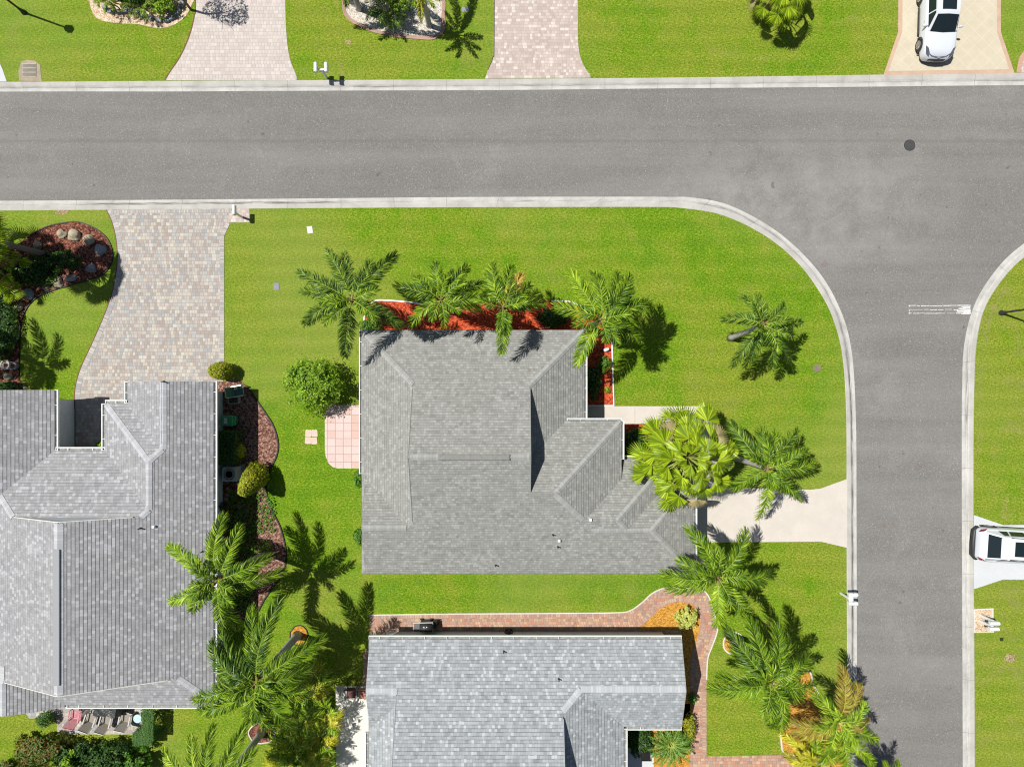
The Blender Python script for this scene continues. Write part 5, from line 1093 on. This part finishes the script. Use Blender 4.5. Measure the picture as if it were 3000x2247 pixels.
for k in range(5): mb.box(-0.18+k*0.034, -0.168+k*0.034, -0.12, 0.12 - 0.03*(k % 2), 1.045, 1.047)
mb.build('label_print', M['dark'], root)
for s in (-1, 1): mb = MB(); mb.tube((0.26, s*0.2, 0.1), (0.26, s*0.27, 0.1), 0.1, n=16); mb.build('wheel', M['dark'], root)
# air conditioner
b = W(688, 1384, 0); root = empty('air_conditioner', b, 0, 'square air conditioning unit with round fan grille by the left house wall', 'air conditioner')
ac = simple('pale_blue_grey_metal', (0.40, 0.44, 0.50), 0.5, 0.4, var=0.05)
mb = MB(); mb.box(-0.42, 0.42, -0.42, 0.42, 0.08, 0.8, 0.02); mb.build('cabinet', ac, root); mb = MB(); mb.box(-0.55, 0.6, -0.5, 0.5, -0.02, 0.08); mb.build('concrete_pad', M['blockgrey'], root)
mb = MB(); mb.lathe((0, 0, 0.80), [(0.35, 0), (0.35, 0.02), (0.32, 0.02), (0.32, 0.004)], 28)
for k in range(1, 6): r_ = 0.32*k/6; mb.lathe((0, 0, 0.812), [(r_, 0), (r_, 0.008), (r_-0.012, 0.008)], 24)
mb.build('fan_guard', ac, root)
mb = MB(); mb.lathe((0, 0, 0.802), [(0.33, 0), (0.33, 0.002)], 28); mb.build('fan_opening', M['dark'], root)
mb = MB()
for k in range(3): a = k*2.1; mb.add([(cos(a)*0.05, sin(a)*0.05, 0.806), (cos(a-0.3)*0.28, sin(a-0.3)*0.28, 0.806), (cos(a+0.35)*0.28, sin(a+0.35)*0.28, 0.808)], [[0, 1, 2]])
mb.build('fan_blade', M['steel'], root)
# square planter box, shaded chair, hose reel on the left house side
b = W(690, 1167, 0); root = empty('planter', b, 0.05, 'square stone trough planter with coiled hose in the shade of the left house', 'planter', 'planters in the beds')
mb = MB(); 
for (x0, x1, y0, y1) in ((-.32, .32, -.32, -.26), (-.32, .32, .26, .32), (-.32, -.26, -.26, .26), (.26, .32, -.26, .26)): mb.box(x0, x1, y0, y1, 0, 0.35)
mb.build('trough', m_concrete('tan_trough', (0.33, 0.3, 0.24), 0.3), root)
mb = MB()
for j in range(3):
    pts = [(cos(a*0.3)*(0.2-0.03*j), sin(a*0.3)*(0.2-0.03*j), 0.28+0.03*j) for a in range(22)]; mb.path(pts, 0.022, 6)
mb.build('hose', simple('green_hose', (0.05, 0.1, 0.05), 0.5), root)
def sling_chair(loc, rz, label, seatm, framem, group, recl=0.27, slat=False, name='patio_chair'):
    root = empty(name, loc, rz, label, 'chair', group); w_ = 0.27
    def panel(nm, p0, p1, th=0.02):
        mb = MB(); p0 = Vector(p0); p1 = Vector(p1); d = p1-p0; nv = Vector((0, -d.z, d.y)).normalized()*th
        k = 7 if slat else 1
        for i in range(k):
            x0 = -w_+2*w_*i/k + (0.008 if slat else 0); x1 = -w_+2*w_*(i+1)/k - (0.008 if slat else 0)
            if slat and nm == 'seat':
                q0 = p0+d*(i/k)+d*0.02; q1 = p0+d*((i+1)/k)-d*0.02; xs = (-w_, w_)
            else: q0, q1, xs = p0, p1, (x0, x1)
            mb.add([(xs[0], q0.y, q0.z), (xs[1], q0.y, q0.z), (xs[1], q1.y, q1.z), (xs[0], q1.y, q1.z)] + [(xs[0], q0.y+nv.y, q0.z+nv.z), (xs[1], q0.y+nv.y, q0.z+nv.z), (xs[1], q1.y+nv.y, q1.z+nv.z), (xs[0], q1.y+nv.y, q1.z+nv.z)],
                   [[3,2,1,0],[4,5,6,7],[0,1,5,4],[1,2,6,5],[2,3,7,6],[3,0,4,7]])
        mb.build(nm, seatm, root)
    panel('seat', (0, 0.28, 0.44), (0, -0.2, 0.38)); panel('backrest', (0, -0.2, 0.40), (0, -0.2-recl, 1.02))
    mb = MB()
    for s in (-1, 1):
        x = s*(w_+0.03); mb.path([(x, 0.3, 0.0), (x, 0.3, 0.62), (x, 0.2, 0.66), (x, -0.3, 0.64)], 0.022, 6)
        mb.path([(x, -0.4, 0.0), (x, -0.18, 0.42), (x, -0.2-recl, 1.04)], 0.02, 6); mb.path([(x, 0.3, 0.44), (x, -0.2, 0.38)], 0.018, 6)
    mb.tube((-w_-.03, -0.2-recl, 1.04), (w_+.03, -0.2-recl, 1.04), 0.02, n=6); mb.tube((-w_-.03, 0.3, 0.42), (w_+.03, 0.3, 0.42), 0.018, n=6)
    mb.build('frame', framem, root)
    for s in (-1, 1):
        mb = MB(); mb.box(s*(w_+0.03)-0.035, s*(w_+0.03)+0.035, -0.28, 0.32, 0.655, 0.685, 0.008); mb.build('armrest', framem, root)
    return root
tan = simple('tan_sling_fabric', (0.26, 0.235, 0.20), 0.8, var=0.1, scale=20); frm = simple('cream_chair_frame', (0.5, 0.48, 0.44), 0.4); dk = M['dark']
pinkm = simple('faded_pink_plastic', (0.56, 0.24, 0.27), 0.5, var=0.2, scale=10)
g = 'chairs round the covered table on the back terrace'
sling_chair(W(236, 2085, 0), radians(-12), 'faded pink slatted chair, leftmost on the back terrace', pinkm, pinkm, g, 0.3, True)
sling_chair(W(281, 2096, 0), radians(-20), 'tan sling chair with dark back, between the pink chair and the covered table', tan, frm, g)
sling_chair(W(326, 2100, 0), radians(-16), 'tan sling chair tucked under the covered table', tan, frm, g)
sling_chair(W(382, 2094, 0), radians(-12), 'tan sling chair nearest the small round blue table', tan, frm, g)
sling_chair(W(440, 2052, 0), radians(95), 'tan sling chair facing left at the right end of the terrace', tan, frm, g)
b = W(338, 2055, 0); root = empty('covered_table', b, radians(-8), 'patio table hidden under a dark draped cover on the back terrace', 'covered table')
mb = MB(); nx, ny = 18, 14; vs = []
def cz(u, v):
    e = max(abs(u), abs(v)); top = 1.05 + 0.04*sin(6*u+1) * cos(5*v) + 0.05*sin(3*u+4*v)
    return top - max(0, e-0.8)*4.2 + 0.03*sin(14*(u+v))
for j in range(ny+1):
    for i in range(nx+1):
        u = -1+2*i/nx; v = -1+2*j/ny; k = 1 - 0.1*(max(0, abs(u)-0.8)+max(0, abs(v)-0.8))
        vs.append((u*0.82*k, v*0.52*k, cz(u, v)))
mb.add(vs, [[j*(nx+1)+i, j*(nx+1)+i+1, (j+1)*(nx+1)+i+1, (j+1)*(nx+1)+i] for j in range(ny) for i in range(nx)]); mb.build('cover', simple('charcoal_vinyl', (0.055, 0.06, 0.058), 0.45, 0.4, var=0.2), root)
for sx in (-1, 1):
    for sy in (-1, 1): mb = MB(); mb.tube((sx*0.62, sy*0.36, 0), (sx*0.62, sy*0.36, 0.9), 0.03); mb.build('leg', M['dark'], root)
b = W(417, 2092, 0); root = empty('side_table', b, 0, 'small round pale blue side table right of the terrace chairs', 'side table')
mb = MB(); mb.lathe((0, 0, 0.5), [(0.24, 0), (0.25, 0.015), (0.24, 0.03), (0.01, 0.03)], 24); mb.build('table_top', simple('pale_blue_enamel', (0.42, 0.58, 0.66), 0.3), root)
for k in range(3): a = k*2.1; mb = MB(); mb.tube((cos(a)*0.05, sin(a)*0.05, 0.5), (cos(a)*0.2, sin(a)*0.2, 0), 0.015); mb.build('leg', frm, root)
# rocking chairs on the white patio
rk = simple('terracotta_cushion', (0.50, 0.20, 0.13), 0.8, var=0.1); rk2 = simple('maroon_cushion', (0.12, 0.055, 0.05), 0.8, var=0.3, scale=12)
def rocker(px, py, label, cm):
    root = empty('rocking_chair', W(px, py, 0), 0, label, 'chair', 'rocking chairs on the white patio')
    mb = MB(); mb.box(-0.25, 0.25, -0.45, 0.08, 0.40, 0.49, 0.03); mb.build('seat_cushion', cm, root)
    mb = MB(); mb.M = Matrix.Translation((0, 0.10, 0.45)) @ Matrix.Rotation(radians(-12), 4, 'X'); mb.box(-0.25, 0.25, 0.0, 0.08, 0.0, 0.55, 0.03); mb.build('back_cushion', cm, root)
    mb = MB()
    for s in (-1, 1):
        x = s*0.3; mb.path([(x, -0.55, 0.1), (x, -0.3, 0.02), (x, 0.2, 0.02), (x, 0.5, 0.12)], 0.02, 6); mb.path([(x, -0.42, 0.03), (x, -0.45, 0.62), (x, 0.15, 0.66), (x*0.95, 0.25, 1.05)], 0.02, 6); mb.path([(x, 0.2, 0.03), (x, 0.12, 0.66)], 0.018, 6)
    mb.path([(-0.29, 0.25, 1.05), (0.29, 0.25, 1.05)], 0.02, 6); mb.path([(-0.3, 0.5, 0.12), (-0.2, 0.6, 0.2), (0.2, 0.6, 0.2), (0.3, 0.5, 0.12)], 0.018, 6); mb.build('frame', dk, root)
rocker(1034, 2012, 'black framed rocking chair with dark maroon cushion, left one on the white patio', rk2)
rocker(1070, 2014, 'black framed rocking chair with terracotta cushion against the lower house', rk)
# chair and porch items at the entry of the lower house
b = W(1884, 2176, 0); sling_chair(b, 0, 'black mesh chair at the entry of the bottom house beside the sago palm', dk, M['dark'], 'chair at the entry')
area('path', [(1826, 2190), (1895, 2190), (1915, 2215), (1915, 2400), (1826, 2400)], M['concgrey'], 0.03)
# grill and hose reel along the lower house
b = W(1250, 1823, 0); root = empty('barbecue_grill', b, 0, 'black barbecue grill with silver rail against the top wall of the lower house', 'grill')
mb = MB(); mb.box(-0.3, 0.42, -0.25, 0.22, 0.12, 0.8, 0.02); mb.build('cart', M['dark'], root)
mb = MB(); n = 10; vs = []
for xx in (-0.28, 0.40): vs += [(xx, -0.26*cos(pi*k/n), 0.8+0.28*sin(pi*k/n)) for k in range(n+1)]
mb.add(vs, [[k, k+1, n+2+k, n+1+k] for k in range(n)] + [list(range(n+1))[::-1], list(range(n+1, 2*n+2))]); mb.build('lid', M['dark'], root, True)
mb = MB(); mb.box(-0.62, -0.3, -0.24, 0.22, 0.76, 0.80, 0.01); mb.build('side_shelf', simple('dark_grey_metal', (0.12, 0.12, 0.125), 0.5), root)
mb = MB(); mb.path([(-0.66, -0.26, 0.83), (-0.66, 0.26, 0.83), (0.46, 0.28, 0.83), (0.46, -0.26, 0.83)], 0.02, 6); mb.build('rail', M['white'], root)
for x in (0.0, 0.16): mb = MB(); mb.lathe((x-0.02, 0.1, 1.05), [(0.035, 0), (0.03, 0.03), (0.01, 0.04)], 12); mb.build('knob', M['white'], root)
for s in (-1, 1): mb = MB(); mb.tube((s*0.28, 0.2, 0.1), (s*0.28, 0.26, 0.1), 0.1, n=14); mb.build('wheel', M['dark'], root)
b = W(1268, 1817, 0); root = empty('hand_truck', b, 0, 'black folded cart with a handle beside the barbecue grill', 'cart')
mb = MB(); mb.box(-0.16, 0.3, -0.3, 0.1, 0.1, 0.55, 0.04); mb.build('tub', M['dark'], root)
mb = MB(); mb.path([(-0.1, 0.05, 0.3), (-0.1, 0.2, 0.8), (-0.2, 0.22, 0.85), (0.1, 0.22, 0.85), (0.0, 0.2, 0.8)], 0.022, 6); mb.build('handle', M['dark'], root)
for s in (-1, 1): mb = MB(); mb.tube((0.07+s*0.24, -0.1, 0.1), (0.07+s*0.29, -0.1, 0.1), 0.1, n=14); mb.build('wheel', M['dark'], root)
def hose(px, py, h, label, axis):
    b = W(px, py, 0); root = empty('hose_reel', b, 0, label, 'hose reel', 'hose reels on house walls')
    mb = MB()
    for j in range(5):
        r_ = 0.24+0.012*(j % 3); pts = []
        for a in range(21):
            t = a*pi/10; pts.append((r_*cos(t), -0.04+0.035*j, h+r_*sin(t)) if axis == 'y' else (-0.04+0.035*j, r_*cos(t), h+r_*sin(t)))
        mb.path(pts, 0.017, 6)
    mb.build('hose', M['dark'], root)
    mb = MB(); 
    if axis == 'y': mb.tube((0, -0.18, h), (0, 0.12, h), 0.06, n=12)
    else: mb.tube((-0.18, 0, h), (0.12, 0, h), 0.06, n=12)
    mb.build('drum', M['dark'], root)
hose(1491, 1838, 0.7, 'round black hose reel hung on the top wall of the lower house', 'y'); hose(664, 1478, 0.6, 'round black hose reel on the right wall of the left house', 'x')
sling_chair(W(706, 1146, 0), radians(-80), 'shaded green folding chair at the top right corner of the left house', simple('dark_green_fabric', (0.05, 0.13, 0.10), 0.7), M['steel'], 'chair by the left house', 0.3)

# ---------------------------------------------------------------- cars
paint = NT('white_car_paint', 0.25, 0.6); paint.b.inputs['Coat Weight'].default_value = 0.6; paint = paint.color((0.60, 0.63, 0.68))
glassm = simple('tinted_car_glass', (0.012, 0.02, 0.024), 0.12, 0.35, var=0)
rimm = simple('alloy_rim', (0.35, 0.34, 0.33), 0.35, 0.5, metal=0.7, var=0.1); tyrem = simple('tyre_rubber', (0.02, 0.02, 0.021), 0.8); lampm = simple('headlamp_glass', (0.10, 0.11, 0.14), 0.1, 0.7, var=0.2); redl = simple('tail_lamp', (0.18, 0.01, 0.02), 0.2, 0.6, var=0.1)
chrome = simple('chrome_strip', (0.6, 0.6, 0.62), 0.2, 0.5, metal=0.9, var=0)
def loftm(mb, secs):            # secs: list of rings (same count), open polyline rings from left sill over the top to right sill
    n = len(secs[0]); b = []
    for s in secs: b += s
    fs = []
    for i in range(len(secs)-1):
        for k in range(n-1): fs.append([i*n+k, i*n+k+1, (i+1)*n+k+1, (i+1)*n+k])
    mb.add(b, fs)
def car(label, loc, rz, L=4.6, Wd=1.86, H=1.66, hood=1.02, long_roof=False, rails=False, roof_box=(0.0, -0.75)):
    root = empty('parked_car', loc, rz, label, 'car', 'parked white cars'); hw = Wd/2; f = L/2
    def sect(x, w_, zt, zs, zb, cr=0.03):
        half = [(w_*0.90, zb), (w_*0.985, zb+0.12), (w_, (zb+zs)*0.5), (w_*0.985, zs), (w_*0.94, (zs*0.35+zt*0.65)), (w_*0.86, zt-cr*0.5), (w_*0.62, zt-0.005), (w_*0.3, zt+cr*0.3)]
        return [(x, -a, z) for a, z in half] + [(x, 0, zt+cr*0.5)] + [(x, a, z) for a, z in half[::-1]]
    S = [sect(f, hw*0.62, 0.60, 0.52, 0.30), sect(f-0.07, hw*0.80, 0.71, 0.58, 0.24), sect(f-0.22, hw*0.92, 0.84, 0.68, 0.22), sect(f-0.45, hw*0.95, 0.93, 0.78, 0.22), sect(f-0.85, hw, hood-0.04, 0.86, 0.22), sect(f-1.25, hw, hood+0.01, 0.92, 0.22), sect(f-1.5, hw, hood+0.04, 0.96, 0.22),
         sect(0, hw, hood+0.04, 0.98, 0.22), sect(-f+1.2, hw, hood+0.06, 1.0, 0.22), sect(-f+0.5, hw*0.98, hood+0.07, 1.0, 0.24), sect(-f+0.16, hw*0.93, hood+0.02, 0.98, 0.26), sect(-f+0.05, hw*0.86, 0.9, 0.8, 0.3), sect(-f, hw*0.78, 0.66, 0.6, 0.34)]
    mb = MB(); loftm(mb, S); n = len(S[0]); mb.add(S[0], [list(range(n))]); mb.add(S[-1], [list(range(n))[::-1]]); mb.build('body', paint, root, True)
    # greenhouse: frames in white, panes 4 mm proud
    xb, xt = f-1.38, f-2.15; rb, rt = (-f+0.26, -f+0.95) if long_roof else (-f+0.28, -f+0.85)
    wb, wt = hw*0.88, hw*0.68; zb, zt = hood+0.02, H
    def ring(x, w_, z): return [(x, -w_, z), (x, -w_*0.5, z+0.02), (x, 0, z+0.03), (x, w_*0.5, z+0.02), (x, w_, z)]
    g = MB(); R_ = [ring(xb, wb*0.92, zb), ring(xt, wt, zt-0.02), ring(xt-0.4, wt, zt+0.01), ring((xt+rt)/2, wt, zt+0.02), ring(rt, wt*0.95, zt-0.04), ring(rb, wb*0.88, zb)]
    loftm(g, R_)
    side = [(xb, wb*0.92, zb), (xt, wt, zt-0.02), (xt-0.4, wt, zt+0.01), ((xt+rt)/2, wt, zt+0.02), (rt, wt*0.95, zt-0.04), (rb, wb*0.88, zb)]
    belt = [(x, wb, zb) for x in (xb, xt, xt-0.4, (xt+rt)/2, rt, rb)]
    for s in (-1, 1):
        vs = [(x, s*y, z) for x, y, z in side] + [(x, s*y, z) for x, y, z in belt]
        g.add(vs, [[i, i+1, 7+i, 6+i] for i in range(5)])
    g.build('roof', paint, root, True)
    def pane(name, pts, off=Vector((0, 0, 0.012)), mat=None, th=0.01):
        m_ = MB(); pts = [Vector(p)+off for p in pts]; c = pts[0]; nv = (pts[1]-pts[0]).cross(pts[2]-pts[0]).normalized()*th; n = len(pts)
        m_.add([p+nv*0.5 for p in pts]+[p-nv*0.5 for p in pts], [list(range(n)), list(range(n, 2*n))[::-1]] + [[i, (i+1) % n, n+(i+1) % n, n+i] for i in range(n)]); return m_.build(name, mat or glassm, root)
    def lerp(a, b_, t): return a+(b_-a)*t
    w1, w2 = lerp(wb*.92, wt, .04), lerp(wb*.92, wt, .93)
    pane('windscreen', [(xb-0.01, -w1*.96, zb+.01), (xb+0.05, 0, zb+.02), (xb-0.01, w1*.96, zb+.01), (lerp(xb, xt, .92), w2*.93, lerp(zb, zt, .90)), (lerp(xb, xt, .95), 0, lerp(zb, zt, .93)), (lerp(xb, xt, .92), -w2*.93, lerp(zb, zt, .90))], Vector((0.02, 0, 0.03)))
    pane('rear_window', [(lerp(rb, rt, .12), -wb*.78, lerp(zb, zt, .12)), (lerp(rb, rt, .90), -wt*.86, lerp(zb, zt, .86)), (lerp(rb, rt, .90), wt*.86, lerp(zb, zt, .86)), (lerp(rb, rt, .12), wb*.78, lerp(zb, zt, .12))], Vector((-0.02, 0, 0.035)))
    for s in (-1, 1):
        for (x0, x1, x2, x3) in ((xb-0.18, xt-0.02, -0.02, -0.02), (-0.10, -0.10, rt+0.55, rt+0.35), (rt+0.45, rt+0.25, rt-0.05, rt+0.0)):
            yb = wb*0.985; yt = lerp(wb, wt, .84)
            pane('side_window', [(x0, s*yb, zb+0.03), (x1, s*yt, lerp(zb, zt, .84)), (x3, s*yt, lerp(zb, zt, .84)), (x2, s*yb, zb+0.03)] if True else [], Vector((0, s*0.012, 0.006)))
    pane('sunroof', [(xt-0.18, -wt*.62, zt+0.02), (xt-0.18, wt*.62, zt+0.02), (xt-0.18-0.62, wt*.62, zt+0.035), (xt-0.18-0.62, -wt*.62, zt+0.035)], Vector((roof_box[0], 0, 0.04)))
    if rails:
        for s in (-1, 1): m_ = MB(); m_.path([(xt-0.25, s*wt*.93, zt), (xt-0.4, s*wt*.93, zt+0.06), (rt+0.5, s*wt*.93, zt+0.06), (rt+0.3, s*wt*.93, zt-0.01)], 0.022, 6); m_.build('roof_rail', M['dark'], root)
        pane('spoiler', [(rt+0.02, -wt*.9, zt-0.03), (rt-0.2, -wt*.85, zt-0.08), (rt-0.2, wt*.85, zt-0.08), (rt+0.02, wt*.9, zt-0.03)], Vector((0, 0, 0.02)), paint, 0.03)
    # wheels and dark arches
    for wx in (f-0.92, -f+0.88):
        for s in (-1, 1):
            a_ = MB(); pts = [(wx+0.40*cos(t*pi/12), s*(hw+0.004), 0.34+0.40*sin(t*pi/12)) for t in range(-1, 14)]; a_.path(pts, 0.035, 6); a_.build('wheel_arch', M['dark'], root)
            w_ = MB(); c0 = s*(hw-0.2); c1 = s*(hw+0.012); w_.tube((wx, c0, 0.34), (wx, c1, 0.34), 0.345, n=28); wo = w_.build('wheel', tyrem, root)
            r_ = MB(); r_.tube((wx, c1, 0.34), (wx, c1+s*0.006, 0.34), 0.235, n=24)
            for k in range(5): a = k*2*pi/5; r_.tube((wx, c1+s*0.008, 0.34), (wx+0.22*cos(a), c1+s*0.012, 0.34+0.22*sin(a)), 0.03, 0.022, n=5)
            r_.build('rim', rimm, wo)
    for s in (-1, 1):
        pane('headlight', [(f-0.10, s*hw*.60, 0.725), (f-0.22, s*hw*.80, 0.80), (f-0.62, s*hw*.90, 0.95), (f-0.50, s*hw*.74, 0.935), (f-0.25, s*hw*.62, 0.865)], Vector((0.03, s*0.02, 0.022)), lampm, 0.03)
        pane('tail_light', [(-f+0.02, s*hw*.72, 0.86), (-f+0.08, s*hw*.86, 0.95), (-f+0.34, s*hw*.93, 1.06), (-f+0.20, s*hw*.80, 1.08)], Vector((-0.035, s*0.02, 0.02)), redl, 0.03)
        m_ = MB(); m_.M = Matrix.Translation((xb-0.28, s*(hw+0.10), zb+0.03)); m_.lathe((0, 0, -0.05), [(0.03, 0), (0.09, 0.03), (0.10, 0.09), (0.05, 0.14), (0.01, 0.15)], 12, 0.7, 1.3); m_.box(-0.03, 0.03, min(-s*0.2, 0), max(-s*0.2, 0), -0.03, 0.01); m_.build('wing_mirror', paint, root, True)
    m_ = MB(); m_.path([(f-0.10, -hw*.66, 0.55), (f-0.01, -hw*.45, 0.55), (f+0.015, 0, 0.55), (f-0.01, hw*.45, 0.55), (f-0.10, hw*.66, 0.55)], [0.02, 0.07, 0.08, 0.07, 0.02], 8); m_.build('grille', M['dark'], root)
    m_ = MB(); m_.path([(f-0.12, -hw*.66, 0.42), (f+0.035, -hw*.45, 0.40), (f+0.05, 0, 0.40), (f+0.035, hw*.45, 0.40), (f-0.12, hw*.66, 0.42)], 0.025, 6); m_.build('bumper_trim', chrome, root)
    m_ = MB(); m_.path([(f-0.30, -hw*.80, 0.875), (f-0.10, -hw*.45, 0.79), (f-0.04, 0, 0.765), (f-0.10, hw*.45, 0.79), (f-0.30, hw*.80, 0.875)], 0.014, 6); m_.build('bonnet_seam', M['dark'], root)
    m_ = MB(); m_.path([(-f+0.2, -hw*.93, 0.5), (-f-0.02, -hw*.72, 0.5), (-f-0.05, 0, 0.5), (-f-0.02, hw*.72, 0.5), (-f+0.2, hw*.93, 0.5)], 0.13, 8); m_.build('rear_bumper', M['dark'], root, True)
    for s in (-1, 1):
        m_ = MB(); m_.box(f-1.6, -f+1.5, min(s*hw*.9, s*hw*1.005), max(s*hw*.9, s*hw*1.005), 0.2, 0.32, 0.01); m_.build('sill_trim', M['dark'], root)
        m_ = MB(); m_.box(xt+0.06, xt+0.20, s*hw-0.01, s*hw+0.014, 0.84, 0.865); m_.build('door_handle', chrome, root)
    return root
c = W(2728, 190, 0); car('white hatchback parked nose down on the beige driveway at the top right', (c.x+0.02, c.y+2.3, 0.0), radians(-91.5), 4.55, 1.86, 1.62)
c = W(2836, 1588, 0); car('white estate car with roof rails and dark sunroof backed onto the right driveway', (c.x+2.38, c.y-0.05, -0.0), radians(-3.5), 4.75, 1.95, 1.72, 1.08, True, True, (-0.35, 0))
